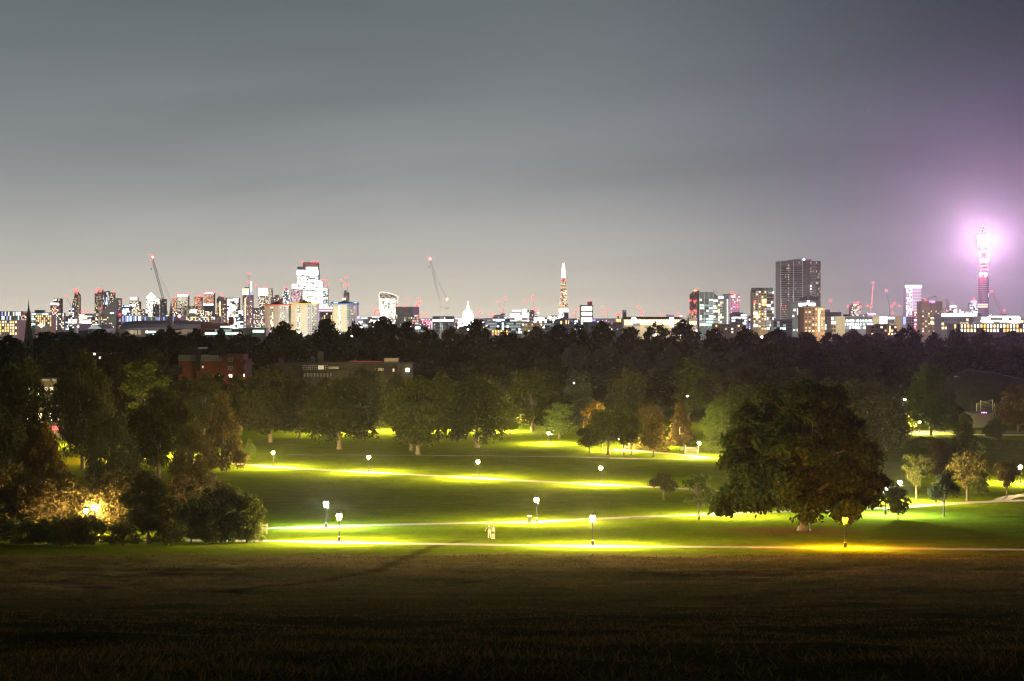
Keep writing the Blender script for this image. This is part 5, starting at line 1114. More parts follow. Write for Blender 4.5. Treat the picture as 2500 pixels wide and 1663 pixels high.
bld('stair_tower', 'pale end block at the left of the long glass offices', 'office building', [(2029, 2), (2041, 0), (2063, 0)], 772.5, 1498, ['cool', 'none'], 'cream', bot=812, depth=22)
bld('stair_tower', 'pale panel block at the right of the long glass offices', 'office building', (2132, 2148), 772, 1497, 'none', 'cream', depth=22)
bld('glass_offices', 'short glazed bay with a glowing white window right of the pale panel', 'office building', (2148, 2190), 771.5, 1500, 'cool', 'slate', bands=[(773, 791, BR, 2148, 2157), (773, 791, WH, 2158, 2166)], depth=22, bot=806)
bld('stair_tower', 'tan end wall right of the glazed bay', 'office building', (2187, 2200), 771, 1496, 'none', 'tan', depth=20)
bld('apartment_block', 'orange brick low flats below the long glass offices', 'apartment building', [(2125, 0), (2158, 0), (2190, 6)], 794, 1250, 'flats', 'orange', bot=820, depth=16, bands=[(796, 812, WA, 2171, 2174)], plant=[(2145, 2175, 791, 'brown')])
bld('tower_block', 'round-shouldered tower of dotted warm lights behind the glass offices', 'tower block', [(2077, 8), (2083, 0), (2096, 0), (2101, 8)], 741, 4500, 'dense', 'brown', fins=(2.5, .5, 'brown'), beacons=[(2071, 748), (2095, 740), (2088, 741), (2100, 750)], tops=[748, 741, 740, 744])
bld('office_block', 'white glowing building site above the long glass offices', 'building site', (2118, 2138), 766, 2600, 'bright', 'white', depth=15)
bld('tower_block', 'tower with a blazing white crown and pink-white grid', 'tower block', [(2212, 5), (2227, 0), (2249, 3)], 702, 3300, ['dense', 'none'], 'white', bands=[(696.5, 702, BR, 2211, 2250)], depth=25, bot=780, plant=[(2211, 2250, 696.5, 'white')])
t = [o for o in C.objects if o.name.startswith('tower_block')][-1]
mb = MB()
for y in np.arange(706, 778, 3.6): pbox(mb, 2228, 2249, y, y+1.5, 3300, -1.5, .5)
lt = [o for o in C.objects if o.get('label', '').startswith('tower with a blazing')][0]
addpart(lt, 'floor_edges', mb, BODY['slate'], 'stuff'); mb = MB(); pbox(mb, 2227.6, 2249, 703, 780, 3300, -.9, -.4); addpart(lt, 'wall_light_glow', mb, glow('wall_glow_pinkwhite', (1, .80, .95), .85))  # light falling on the right face is painted as a pinkish glow
bld('office_block', 'pale pink small block at the foot of the white-crowned tower', 'office building', (2213, 2232), 773, 1900, 'sparse', 'pale')
bld('office_block', 'white wall with a blue glazed strip left of the pale pink block', 'office building', (2198, 2212), 773, 1800, 'none', 'white', bands=[(774, 792, BL, 2205, 2211)])
bld('office_block', 'pinkish glowing low block behind the tower with the purple sign', 'office building', (2232, 2256), 760, 2500, 'pinkish', 'red', bands=[(780, 784, WH, 2232, 2240)])
t = bld('tower_block', 'dark stone tower with a purple sign on its top floor', 'tower block', [(2250.5, 4), (2271, 0), (2300, 7)], 736, 1750, ['flats', 'flats'], 'tan', rows=(757, 812), depth=22, fins=(4.2, .9, 'brown'), bands=[(734, 738, BL, 2268, 2283), (738, 740, RE, 2270, 2282), (784, 792, WA, 2271, 2279), (792, 796, WA, 2281, 2287), (775, 778, WA, 2271, 2279)], beacons=[(2259, 732)])
bld('apartment_block', 'curved-roof block with columns behind the purple-signed tower', 'apartment building', [(2262, 5), (2270, 0), (2310, 0), (2318, 8)], 731, 2300, 'flats', 'pale', tops=[729, 725.5, 727, 737], rows=(752, 780), plant=[(2284, 2290, 722, 'slate')])
bld('office_block', 'lit terrace block right of the curved-roof block', 'office building', (2318, 2337), 747, 2400, 'dense', 'grey', bands=[(746.5, 749, BR, 2319, 2334), (756, 763, BR, 2329, 2336)])
bld('tower_block', 'slender tower with a stepped lit crown left of the communications tower', 'tower block', [(2368, 3), (2376, 0), (2388, 3)], 740, 4300, 'cool', 'blue', plant=[(2371, 2385, 734, 'white')], bands=[(735, 738, PI_, 2371, 2384)], beacons=[(2378, 730)])
# round communications tower
Yt = 2516; px0 = 2401.0; s_ = Yt/F_PX; t = thing('communications_tower', 'round communications tower with a blinding violet-white screen near its top', 'tower', (X_(px0, Yt), Yt, ZB)); c_ = (X_(px0, Yt), Yt)
M_red_sampled = glow('aviation_light_strong', (1, .05, .09), 800, True); TW = surf('tower_cladding', (.22, .21, .22), .5, var=.1, scale=.2)
mb = MB(); mb.lathe([(12.6*s_, ZB), (12.6*s_, Z_(676, Yt)), (11.5*s_, Z_(675, Yt))], 28, c_); addpart(t, 'shaft', mb, TW)
mb = MB(); mb.lathe([(7.2*s_, Z_(676, Yt)), (7.2*s_, Z_(616, Yt))], 20, c_); addpart(t, 'core', mb, TW)
mb = MB()
for y in (672, 663, 655, 646, 638, 630): mb.lathe([(10.6*s_, Z_(y+.9, Yt)), (10.8*s_, Z_(y, Yt)), (10.6*s_, Z_(y-.4, Yt))], 24, c_)
addpart(t, 'aerial_decks', mb, TW, 'stuff'); mb = MB()
for k, y in enumerate((668, 659, 651, 642, 634)):
    for i in range(5):
        a = math.pi + math.pi*(i+.5)/5 + .2*(k % 2); mb.ball((c_[0]+8.8*s_*math.cos(a), c_[1]+8.8*s_*math.sin(a), Z_(y-1, Yt)), 1.9, n=7)
addpart(t, 'dish_aerials', mb, BODY['white'], 'stuff')
mb = MB(); mb.lathe([(11*s_, Z_(617, Yt)), (11.3*s_, Z_(615.5, Yt)), (11*s_, Z_(614, Yt))], 24, c_); addpart(t, 'lit_ring', mb, WM[BR])
mb = MB(); mb.lathe([(7*s_, Z_(616, Yt)), (12*s_, Z_(608, Yt)), (12*s_, Z_(599, Yt))], 24, c_); addpart(t, 'head_base', mb, TW); mb = MB(); mb.lathe([(12*s_, Z_(575, Yt)), (11.5*s_, Z_(569, Yt)), (6*s_, Z_(567, Yt)), (5*s_, Z_(562, Yt)), (.9*s_, Z_(560, Yt)), (.7*s_, Z_(554, Yt))], 24, c_); addpart(t, 'head_cap', mb, TW)
mb = MB(); mb.lathe([(12.3*s_, Z_(598.5, Yt)), (12.3*s_, Z_(575.5, Yt))], 28, c_); addpart(t, 'screen', mb, glow('screen_violet_white', (1, .56, .98), 9000, True))
for q in ((2394, 670), (2407, 670), (2395, 636), (2412, 636)): beacon(t, q[0], q[1], Yt-14.2*s_, 1.5, M_red_sampled)
beacon(t, px0, 552.5, Yt, 1.2)
mb = MB(); rng = np.random.default_rng(2)
for k in range(20):
    y = 680 + k*5.2
    for i in range(16):
        a0 = math.pi + math.pi*i/16; a1 = a0 + math.pi/16*.8; kk = DK
        if 740 < y < 748 and i < 11: kk = WA
        if 716 < y < 724 and i > 11: kk = WH
        mb.face([(c_[0]+12.72*s_*math.cos(a), c_[1]+12.72*s_*math.sin(a), Z_(q, Yt)) for a, q in ((a0, y+3), (a1, y+3), (a1, y), (a0, y))], kk)
addpart(t, 'glazing', mb, WM, 'stuff')
bld('office_block', 'long white-lit roof block under the communications tower', 'office building', (2298, 2396), 766, 1500, 'dense', 'slate', bands=[(766, 773, BR, 2299, 2386), (773.5, 775, DK)], depth=25, bot=806, fins=(3.4, .5, 'dark'), rows=(776, 806), over=lambda u, v, k, r: k if (v < .5 or r.uniform() < .4) else DK)
bld('office_block', 'long low block with lit floors at the right edge', 'office building', (2396, 2492), 772, 1450, 'office', 'slate', bands=[(772, 776, BR, 2412, 2488), (782, 786, BR, 2394, 2462)], depth=25, bot=808)
bld('office_block', 'lower yellow-lit glass block in front at the right edge', 'office building', (2328, 2560), 790, 1250, 'amber', 'dark', depth=20, bot=812, over=lambda u, v, k, r: k if r.uniform() < .6 else WH)
bld('office_block', 'lit block continuing beyond the right edge', 'office building', (2492, 2600), 780, 1600, 'dense', 'slate')
# ---- long low foreground of the city at the left
Yq = 2300; t = thing('train_shed', 'long dark curved station roof under the left towers', 'station', (X_(400, Yq), Yq, gz(Yq)))
mb = MB(); xs_ = np.linspace(290, 545, 18); yt_ = np.interp(xs_, [290, 330, 400, 470, 545], [786, 783, 782.5, 784, 789])
for a in range(len(xs_)-1):
    for (d0, k0), (d1, k1) in (((0, 1), (12, .45)), ((12, .45), (35, 0)), ((35, 0), (60, .5))):
        mb.face([(X_(xs_[a], Yq), Yq+d0, Z_(yt_[a] + k0*18, Yq)), (X_(xs_[a+1], Yq), Yq+d0, Z_(yt_[a+1] + k0*18, Yq)), (X_(xs_[a+1], Yq), Yq+d1, Z_(yt_[a+1] + k1*18, Yq)), (X_(xs_[a], Yq), Yq+d1, Z_(yt_[a] + k1*18, Yq))])
addpart(t, 'roof', mb, surf('station_roof', (.30, .26, .30), .6, var=.1, scale=.05)); mb = MB(); pbox(mb, 290, 545, 804, 822, Yq, 1, 55); addpart(t, 'wall', mb, BODY['brown'])
mb = MB()
for i in range(12):
    if R.random() < .55: x = 308 + i*3.; mb.face([(X_(p, Yq), Yq+.7, Z_(q, Yq)) for p, q in ((x, 817), (x+1.2, 817), (x+1.2, 806), (x, 806))], DI)
addpart(t, 'glazing', mb, WM, 'stuff')
bld('office_block', 'blue striped row of offices rising behind the station roof, left end', 'office building', (298, 345), 770, 2600, 'stripes', 'blue', bot=786, over=lambda u, v, k, r: [BL, CO, DK, DK, WH][int(r.integers(0, 5))])
bld('office_block', 'violet striped row of offices behind the station roof, centre', 'office building', (345, 440), 773, 2600, 'stripes', 'blue', bot=787, over=lambda u, v, k, r: [BL, DK, DK, GR][int(r.integers(0, 4))])
bld('office_block', 'warm scattered lights behind the right end of the station roof', 'office building', (440, 532), 772, 3200, 'dense', 'grey', bot=790)
bld('brick_building', 'reddish brick range right of the station roof', 'building', (490, 556), 790, 2000, 'none', 'red', plant=[(557, 567, 777, 'red')], depth=20)
bld('office_block', 'low strip with mint-green lit windows in front of the brick range', 'office building', (500, 590), 803, 1500, 'mint', 'pale', bot=818, depth=14, bands=[(796, 800, MI, 538, 562)])
bld('office_block', 'pale low block right of the mint-lit strip', 'office building', (596, 650), 800, 1500, 'none', 'pale', bands=[(806, 812, MI, 617, 645)], depth=14)
bld('office_block', 'white-lit low block below the station roof, half behind trees', 'office building', (355, 380), 806, 1600, 'mint', 'pale', bot=822, bands=[(808, 813, BR, 356, 361)])
# gothic clock tower with pinnacles
t = thing('gothic_hotel', 'dark gothic tower with clustered pinnacles below the rounded dark tower', 'building', (X_(525, 2200), 2200, gz(2200))); mb = MB()
pbox(mb, 512, 540, 782, 815, 2200, 0, 25); pbox(mb, 519, 527, 770, 784, 2200, 3, 10); pbox(mb, 530, 536, 774, 784, 2200, 4, 10); addpart(t, 'wall', mb, BODY['brown'])
for x, y0, y1, r in ((513, 783, 765, 1.6), (518.5, 772, 759, 1.4), (523, 770, 760, 3.4), (527.5, 772, 761, 1.4), (533, 774, 763, 2.6), (539, 783, 770, 1.5)):
    mb = MB(); p = at(x, y0, 2205); mb.lathe([(r, p.z-1), (.1, Z_(y1, 2205))], 6, (p.x, 2205)); addpart(t, 'pinnacle', mb, BODY['dark'])
mb = MB(); pbox(mb, 521, 523, 774, 780, 2200, 2.6, 2.9); addpart(t, 'lit_window', mb, WM[CO])
t = thing('church_spire', 'slim dark spire beside the mast foot right of the large left crane', 'spire', (X_(417.5, 2000), 2000, gz(2000))); mb = MB(); p = at(417.5, 775, 2000)
mb.prism([(p.x-2.4, 1998), (p.x+2.4, 1998), (p.x+2.4, 2003), (p.x-2.4, 2003)], gz(2000), Z_(768, 2000)); addpart(t, 'tower', mb, BODY['brown']); mb = MB(); mb.lathe([(2.3, Z_(768, 2000)), (.12, Z_(734, 2000))], 8, (p.x, 2000)); addpart(t, 'spire', mb, BODY['brown'])
t = thing('arched_roof', 'pale green arched glass roof above the left treetops', 'building', (X_(232, 1900), 1900, gz(1900))); mb = MB(); arc = [(213 + 37*(i/12), 803 - 8.5*math.sin(math.pi*i/12)) for i in range(13)]
for (xa, ya), (xb, yb) in zip(arc[:-1], arc[1:]): mb.face([(X_(xa, 1900), 1900, Z_(ya, 1900)), (X_(xb, 1900), 1900, Z_(yb, 1900)), (X_(xb, 1900), 1960, Z_(yb, 1900)), (X_(xa, 1900), 1960, Z_(ya, 1900))])
addpart(t, 'roof', mb, BODY['green']); mb = MB(); mb.face([(X_(x, 1900), 1901, Z_(y, 1900)) for x, y in arc]); addpart(t, 'gable_glass', mb, WM[GR]); mb = MB(); pbox(mb, 213, 250, 803, 815, 1900, 1.5, 58); addpart(t, 'wall', mb, BODY['grey'])
t = thing('water_tower', 'small white glowing globe above the treetops right of the church spire', 'dome', (X_(101, 1700), 1700, gz(1700))); mb = MB(); mb.ball(at(101, 795, 1700), 2.3, n=12); addpart(t, 'lit_globe', mb, WM[WH]); mb = MB(); mb.bar(at(101, 825, 1700), at(101, 799, 1700), .8, n=8); addpart(t, 'post', mb, BODY['white'])
# far low filler blocks between the towers, each one its own
GF = 'small lit blocks filling the city between the towers'
fill = [(60, 80, 775, 'small lit block between the church spire and the stepped pale block'), (118, 140, 778, 'small lit block below the glowing roof terrace tower'), (150, 170, 772, 'small lit block left of the violet-signed block'), (222, 240, 774, 'small lit block right of the blazing white hall'), (236, 256, 772, 'small block at the foot of the red-beacon cluster'), (278, 300, 768, 'small lit block behind the dark slab with red lights'), (340, 358, 765, "small lit block left of the pyramid tower's foot"), (405, 420, 768, 'small lit block beside the slim dark spire'), (418, 436, 760, 'small block below the thin red-dotted tower'), (430, 448, 752, 'small block at the foot of the battlement-crowned tower'), (480, 498, 757, 'small block right of the bright white box'), (520, 532, 762, 'small block left of the rounded dark tower'), (582, 594, 757, 'small block left of the tower under the blue-white mast'), (584, 600, 768, 'smallest low block before the tower under the blue-white mast'), (655, 662, 752, 'sliver of lit block behind the orange-striped tower block'), (800, 810, 745, 'narrow lit block left of the blue roofed tower block'), (872, 890, 776, 'low lit block right of the blue roofed tower block'), (1040, 1058, 781, 'low lit block left of the grey long-floored block'), (1106, 1118, 779, 'low lit block left of the floodlit dome'), (1180, 1206, 777, 'low lit block left of the bluish stepped-roof block'), (1300, 1312, 768, 'low block at the foot of the red crane'), (1408, 1420, 776, 'low block left of the three-banded pale block'), (1446, 1462, 779, 'low block right of the three-banded pale block'), (1700, 1712, 772, "low block left of the green glass tower's foot"), (1820, 1832, 777, "low block left of the balcony tower's foot"), (2052, 2066, 776, 'low block left of the long glass offices, behind them'), (2100, 2120, 768, 'low block right of the dotted round-shouldered tower'), (2338, 2352, 755, 'low block right of the lit terrace block'), (2352, 2372, 760, 'low block left of the slender stepped-crown tower'), (2410, 2425, 766, 'low block at the foot of the communications tower, right side')]
for i, (a, b, y, lab) in enumerate(fill):
    bld('office_block', lab, 'office building', (a, b), y, 3000 + 137*(i % 11), ('dense', 'mix', 'cool', 'dense', 'flats')[i % 5], ('grey', 'brown', 'blue')[i % 3], group=GF)

# lamp heads added to brighten the city facades, most of them behind the wood
S_CITY = glow('facade_fill_glow', (1, .93, .80), 8000, True)
def city_fill_lamps():
    rng = np.random.default_rng(8); mb = MB()
    spots = [(660, 1840), (690, 1850), (728, 1840), (758, 1850), (830, 1840), (858, 1850), (995, 2080), (1080, 1825), (1860, 1750), (1925, 1960), (1960, 1960), (1990, 1990), (1950, 1740), (1985, 1400), (2090, 1440), (2140, 1440), (2240, 3200), (2275, 1690), (2290, 2240), (2350, 1420), (2440, 1380), (1725, 2080), (1770, 2090), (1540, 1950), (1600, 1950), (1660, 1950), (1290, 1450), (1700, 2600), (30, 1600), (30, 2420), (100, 1940), (270, 2540), (320, 2540), (400, 2240), (480, 2240), (540, 2130), (565, 3500), (605, 3220)]
    spots += [(rng.uniform(-60, 2560), rng.uniform(2300, 5800)) for _ in range(46)]
    for px, Y in spots:
        x = X_(px, Y); z = gz(Y) + 9; mb.box(x-.5, x+.5, Y-.4, Y+.4, z, z+.35); mb.bar((x, Y, gz(Y)-1), (x, Y, z), .12, n=5, m=1)
    tag(mb.build('facade_fill_lamps', [S_CITY, M_iron]), 'scattered lamps added among the city roofs to brighten the facades', 'street lighting', kind='stuff')
city_fill_lamps()
# ------------------------------------------------------------------ cranes
M_crane = surf('crane_steel', (.45, .40, .38), .6, .2, var=.2, scale=.3)
M_cranered = surf('crane_red', (.55, .16, .12), .6, var=.2, scale=.3)
M_cranedark = surf('crane_dark', (.12, .11, .11), .6, var=.2, scale=.3)
def lattice(mb, A, B, w, r, n=None):
    A, B = Vector(A), Vector(B); d = (B-A); L_ = d.length; d.normalize(); u = d.cross(Vector((0, 1, 0))).normalized()*w/2; v = Vector((0, 1, 0))*w/2
    cs = (u+v, u-v, -u-v, -u+v); n = n or max(4, int(L_/(w*1.6)))
    for c in cs: mb.bar(A+c, B+c, r, n=4, caps=False)
    for i in range(n):
        p = A + (B-A)*(i/n); q = A + (B-A)*((i+1)/n)
        for k in range(4):
            a, b = (cs[k], cs[(k+1) % 4]) if i % 2 == 0 else (cs[(k+1) % 4], cs[k])
            mb.bar(p+a, q+b, r*.65, n=3, caps=False)
def crane(label, mast, pivot, tip, Y, lights, mat=None, w=1.8, aframe=None, group='tower cranes on the skyline', lat=True, big=(), hook=None, thick=None):
    mx, my0, my1 = mast; t = thing('tower_crane', label, 'crane', (X_(mx, Y), Y, gz(Y)), group=group); mat = mat or M_crane; r = thick or max(.12, Y*5.5e-5)
    mb = MB(); (lattice(mb, at(mx, my1, Y), at(mx, my0, Y), w, r) if lat else mb.bar(at(mx, my1, Y), at(mx, my0, Y), r*2.2)); addpart(t, 'mast', mb, mat)
    mb = MB(); (lattice(mb, at(*pivot, Y), at(*tip, Y), w*.8, r) if lat else mb.bar(at(*pivot, Y), at(*tip, Y), r*2.0, r*1.3)); addpart(t, 'jib', mb, mat)
    if aframe:
        mb = MB(); mb.bar(at(*pivot, Y), at(*aframe, Y), r*1.3); mb.bar(at(aframe[0]+3, pivot[1], Y), at(*aframe, Y), r*1.3); pbox(mb, pivot[0]-1, aframe[0]+5, pivot[1]-1, pivot[1]+2.2, Y, -1.5, 1.5); addpart(t, 'counter_jib', mb, mat)
        mb = MB(); f = .93; q = (pivot[0] + (tip[0]-pivot[0])*f, pivot[1] + (tip[1]-pivot[1])*f); mb.bar(at(*aframe, Y), at(*q, Y), r*.8); q = (pivot[0] + (tip[0]-pivot[0])*.72, pivot[1] + (tip[1]-pivot[1])*.72); mb.bar(at(*aframe, Y), at(*q, Y), r*.6); addpart(t, 'stay_cables', mb, M_cranedark)
    if hook:
        mb = MB(); mb.bar(at(*tip, Y), at(tip[0]-2, hook, Y), r*.35); pbox(mb, tip[0]-2.8, tip[0]-1.2, hook, hook+3.5, Y, -.5, .5); addpart(t, 'hook_block', mb, M_cranedark)
    for q in lights: beacon(t, q[0], q[1], Y-1)
    for q in big: beacon(t, q[0], q[1], Y-2, 2.6*Y/F_PX, M_beaconbig)
    return t
crane('large luffing crane at the left with a glowing red tip', (418, 803, 845), (418, 804), (371, 627), 1500, [(368, 624), (370.5, 634)], M_cranedark, aframe=(437, 772), big=[(372.5, 628)], hook=655, w=1.9)
beacon([o for o in C.objects if o.get('label', '').startswith('large luffing')][0], 438, 772, 1498, 1.6, M_beaconbig)
crane('white lattice crane leaning left beside the dome, glowing red tip', (1077, 752, 830), (1077, 752), (1049.5, 631), 1850, [(1046, 628)], surf('crane_white', (.75, .74, .68), .6, var=.1), aframe=(1092, 733), big=[(1050, 632), (1091, 731)], w=2.6, hook=650)
crane('small dark crane left of the slim red-crowned tower', (175, 752, 800), (175, 752), (162, 724), 3000, [(163, 723)], M_cranedark, lat=False)
crane('thin dark crane left of the white-topped tower', (634, 750, 800), (634, 750), (625.5, 697), 4000, [(626, 697)], M_cranedark, lat=False)
crane('pink crane left on the bare concrete core', (838, 735, 800), (838, 735), (833, 686), 5150, [(833, 685), (841, 697)], M_cranered, lat=False)
crane('taller pink crane right on the bare concrete core', (849, 714, 780), (849, 714), (846, 677), 5150, [(846, 677), (850, 694)], M_cranered, lat=False)
crane('red-lit crane cluster right of the brightest tower', (799, 696, 780), (799, 696), (797, 685), 5900, [(797, 684), (799, 696), (786, 686)], M_cranered, lat=False)
crane('red crane leaning left right of the white dome', (1227, 762, 800), (1227, 762), (1217, 737), 2900, [(1217, 736.5), (1225.5, 755)], M_cranered, lat=False)
crane('red crane leaning right beside the left-leaning one', (1228, 764, 800), (1228, 764), (1233.5, 729), 2950, [(1233.5, 728.5)], M_cranered, lat=False)
crane('thin mast with a lone red light above the stepped white complex', (1282, 750, 800), (1282, 750), (1282, 738), 4600, [(1282, 737)], M_cranedark, lat=False, thick=.12)
t = crane('red crane beside the dark squat block left of the spiked tower', (1308, 766, 800), (1308, 766), (1300.5, 730), 3300, [(1301, 725), (1300, 730), (1311, 754), (1304, 756)], M_cranered, lat=False); beacon(t, 1314, 764.5, 3295, 1.3, M_lampwhite, 'site_light')
crane('short red-lit crane left of the three-banded pale block', (1405, 770, 800), (1405, 770), (1409, 757), 4200, [(1409, 757), (1405, 761), (1398, 769)], M_cranered, lat=False)
crane('distant mast with red lights left of the orange-lit base', (1475, 768, 800), (1475, 768), (1470, 752), 4600, [(1470, 752), (1475, 764)], M_cranered, lat=False, thick=.14)
crane('distant crane with one red light right of the three-banded pale block', (1484, 765, 800), (1484, 765), (1484, 757), 4700, [(1484, 756)], M_cranered, lat=False, thick=.14)
crane('distant mast with red lights above the long floodlit roof', (1567, 772, 800), (1567, 772), (1561, 750), 4200, [(1561, 750), (1568, 762), (1567, 767)], M_cranered, lat=False, thick=.12)
crane('short mast with a red light above the right part of the floodlit roof', (1614, 775, 800), (1614, 775), (1614, 768), 4200, [(1614, 767.5), (1656, 768)], M_cranered, lat=False, thick=.12)
crane('small pink crane right of the tallest dark tower', (2034, 762, 800), (2034, 762), (2028, 735), 2900, [(2028, 734)], M_cranered, lat=False)
crane('tall pale pink crane left of the red-lit crane group', (2126, 764, 800), (2126, 764), (2132, 692), 2700, [(2132, 691), (2117, 747), (2127, 749)], M_cranered, lat=False, thick=.2)
crane('dark crane with a red tip in the red-lit crane group', (2172, 750, 800), (2172, 750), (2163.5, 711), 2400, [(2164, 710), (2177, 748), (2196, 747), (2180, 764), (2184, 741)], M_cranedark, lat=False)
crane('pink crane leaning left at the right of the communications tower', (2446, 770, 800), (2446, 768), (2421, 712), 2300, [(2421, 712), (2452, 758)], M_cranered, aframe=(2452, 759), w=1.6)
crane('small crane cluster with red lights right of the dark box building', (1018, 749, 780), (1018, 749), (1024, 732), 3400, [(1024, 731), (1025, 740), (1020, 742), (1016, 747)], M_cranered, lat=False, thick=.14)
crane('mast with two red lights right of the white dome', (1169, 772, 800), (1169, 772), (1173, 763), 4400, [(1173, 763), (1168, 768), (1198, 766), (1207, 770)], M_cranered, lat=False, thick=.14)
# ------------------------------------------------------------------ church with its tall spire at the left
Yc = 700; M_stone = surf('church_stone', (.19, .18, .13), .9, var=.25, scale=.8, bump=.3)
t = thing('church_spire', 'tall pointed stone church spire at the left edge with a lancet opening', 'spire', (X_(69.5, Yc), Yc, gz(Yc))); cx_ = X_(70, Yc); q_ = Yc/F_PX
mb = MB(); mb.lathe([(13.5*q_, gz(Yc)), (13.5*q_, Z_(890, Yc)), (11.6*q_, Z_(845, Yc)), (.5*q_, Z_(741, Yc))], 8, (cx_, Yc)); addpart(t, 'spire', mb, M_stone)
mb = MB()
for i in range(8):
    a = 2*math.pi*i/8; mb.bar((cx_ + 11.7*q_*math.cos(a), Yc + 11.7*q_*math.sin(a), Z_(845, Yc)), (cx_ + .5*q_*math.cos(a), Yc + .5*q_*math.sin(a), Z_(741, Yc)), .16, .08, 5)
addpart(t, 'edge_ribs', mb, M_stone, 'stuff')
mb = MB(); mb.bar((cx_, Yc, Z_(742, Yc)), (cx_, Yc, Z_(731, Yc)), .1); mb.bar((cx_-.5, Yc, Z_(735, Yc)), (cx_+.5, Yc, Z_(735, Yc)), .08); mb.ball((cx_, Yc, Z_(740, Yc)), .25); addpart(t, 'finial', mb, M_iron)
for px, y0, y1, h_ in ((73, 846, 833, .5),):
    zb_, zt_ = Z_(846, Yc), Z_(830, Yc); yy = Yc - 13.0*q_
    mb = MB(); pts = [(-.62, zb_), (.62, zb_), (.62, zt_-1.2), (.35, zt_-.45), (0, zt_), (-.35, zt_-.45), (-.62, zt_-1.2)]
    x_ = X_(73, Yc); mb.face([(x_+a, yy, z) for a, z in pts]); f0 = addpart(t, 'lancet_opening', mb, BODY['black'])
    mb = MB(); mb.box(x_-.95, x_-.62, yy-.1, yy+2.2, zb_, zt_-1.0); mb.box(x_+.62, x_+.95, yy-.1, yy+2.2, zb_, zt_-1.0); mb.bar((x_-.8, yy+.2, zt_-1.1), (x_, yy+.2, zt_+.5), .24); mb.bar((x_+.8, yy+.2, zt_-1.1), (x_, yy+.2, zt_+.5), .24); addpart(t, 'window_surround', mb, M_stone)
for px in (58, 90):
    mb = MB(); p = at(px, 880, Yc-1); mb.lathe([(.75, gz(Yc)), (.75, p.z-1), (.9, p.z-.8), (.6, p.z-.5), (.06, Z_(857, Yc))], 8, (p.x, p.y)); addpart(t, 'pinnacle', mb, M_stone)

# ------------------------------------------------------------------ red brick flats above the trees
Yb = 600; M_brick = surf('red_brick', (.24, .066, .03), .9, var=.25, scale=1.5, bump=.2); M_whitef = surf('white_frame', (.36, .35, .32), .6, var=.08); M_dimwall = surf('dark_render', (.045, .042, .036), .9, var=.25, scale=.4); M_darkwall = surf('dark_brick', (.03, .028, .026), .9, var=.3, scale=.5)  # render and dark brick are even dark tones
t = thing('apartment_block', 'red brick flats with set-back top floor rising above the left trees', 'apartment building', (X_(515, Yb), Yb, gz(Yb)))
mb = MB(); mb.prism([(X_(430, Yb), Yb+4), (X_(478, Yb), Yb+4), (X_(478, Yb), Yb+1), (X_(545, Yb), Yb), (X_(596, Yb), Yb+3), (X_(600, Yb), Yb+14), (X_(430, Yb), Yb+16)], gz(Yb), Z_(878, Yb)); addpart(t, 'wall', mb, M_brick)
mb = MB(); pbox(mb, 545, 592, 866, 878.2, Yb, 1.2, 13); pbox(mb, 430, 545, 868, 878.2, Yb, 6, 13); addpart(t, 'top_floor', mb, M_brick)
mb = MB(); pbox(mb, 440, 472, 855, 868.2, Yb, 7, 12); pbox(mb, 448, 465, 849, 855.2, Yb, 8, 11); pbox(mb, 500, 520, 858, 868, Yb, 8, 11); addpart(t, 'roof_plant', mb, M_darkwall)
mb = MB(); pbox(mb, 478, 488, 852, 905, Yb, -.6, 4); addpart(t, 'stair_tower', mb, M_darkwall)
mb = MB(); pbox(mb, 484, 500, 848, 852, Yb, -.2, 5); addpart(t, 'roof_canopy', mb, BODY['grey'])
def mid_window(t, x0, x1, y0, y1, Y, d, lit=DK):
    f = MB(); r = .07*3600/Y/6; r = .55
    pbox(f, x0, x1, y0, y0+r*1.3, Y, d-.12, d); pbox(f, x0, x1, y1-r*1.3, y1, Y, d-.12, d); pbox(f, x0, x0+r*1.3, y0+r*1.3, y1-r*1.3, Y, d-.12, d); pbox(f, x1-r*1.3, x1, y0+r*1.3, y1-r*1.3, Y, d-.12, d)
    m_ = (x0+x1)/2
    if x1-x0 > 6: pbox(f, m_-.3, m_+.3, y0+r*1.3, y1-r*1.3, Y, d-.1, d)
    fo = addpart(t, 'window_frame', f, M_whitef)
    g = MB(); pbox(g, x0+.5, x1-.5, y0+.5, y1-.5, Y, d-.05, d-.02); go = g.build('pane', WM[lit], fo, origin=t.location); return fo
for x0, x1, y0, y1, d, lit in ((556, 568, 873.5, 883, .5, DK), (556, 568, 894, 903, .5, DK), (585.5, 589.5, 873, 882.5, 2.3, DK), (592, 596.5, 892, 902, 2.6, DK), (533, 541, 872, 882, -.05, DK), (557, 567, 914, 922, .5, WH), (534, 538, 915, 924, -.05, WA), (591, 595, 913, 921, 2.6, WH), (492, 497, 893, 899, .6, DI)):
    mid_window(t, x0, x1, y0, y1, Yb, d, lit)
mb = MB()
for x0, x1, d in ((430.5, 472, 3.8), (491, 533, .4)):
    n_ = int((x1-x0)/3.2)
    for i in range(n_+1): x = x0 + (x1-x0)*i/n_; pbox(mb, x-.22, x+.22, 868, 881, Yb, d-.15, d)
    pbox(mb, x0, x1, 867.5, 868.3, Yb, d-.2, d+.1); pbox(mb, x0, x1, 880.5, 881.3, Yb, d-.2, d+.1)
addpart(t, 'terrace_glazing_bars', mb, M_whitef, 'stuff'); mb = MB()
for x0, x1, d in ((430.5, 472, 3.95), (491, 533, .55)): pbox(mb, x0, x1, 868.3, 880.5, Yb, d-.05, d)
addpart(t, 'terrace_glazing', mb, surf('terrace_glass', (.20, .195, .18), .3, var=.15, scale=.5))
mb = MB()
for i in range(6): pbox(mb, 545+i*8.6, 545.6+i*8.6, 866, 871, Yb, 1.0, 1.1)
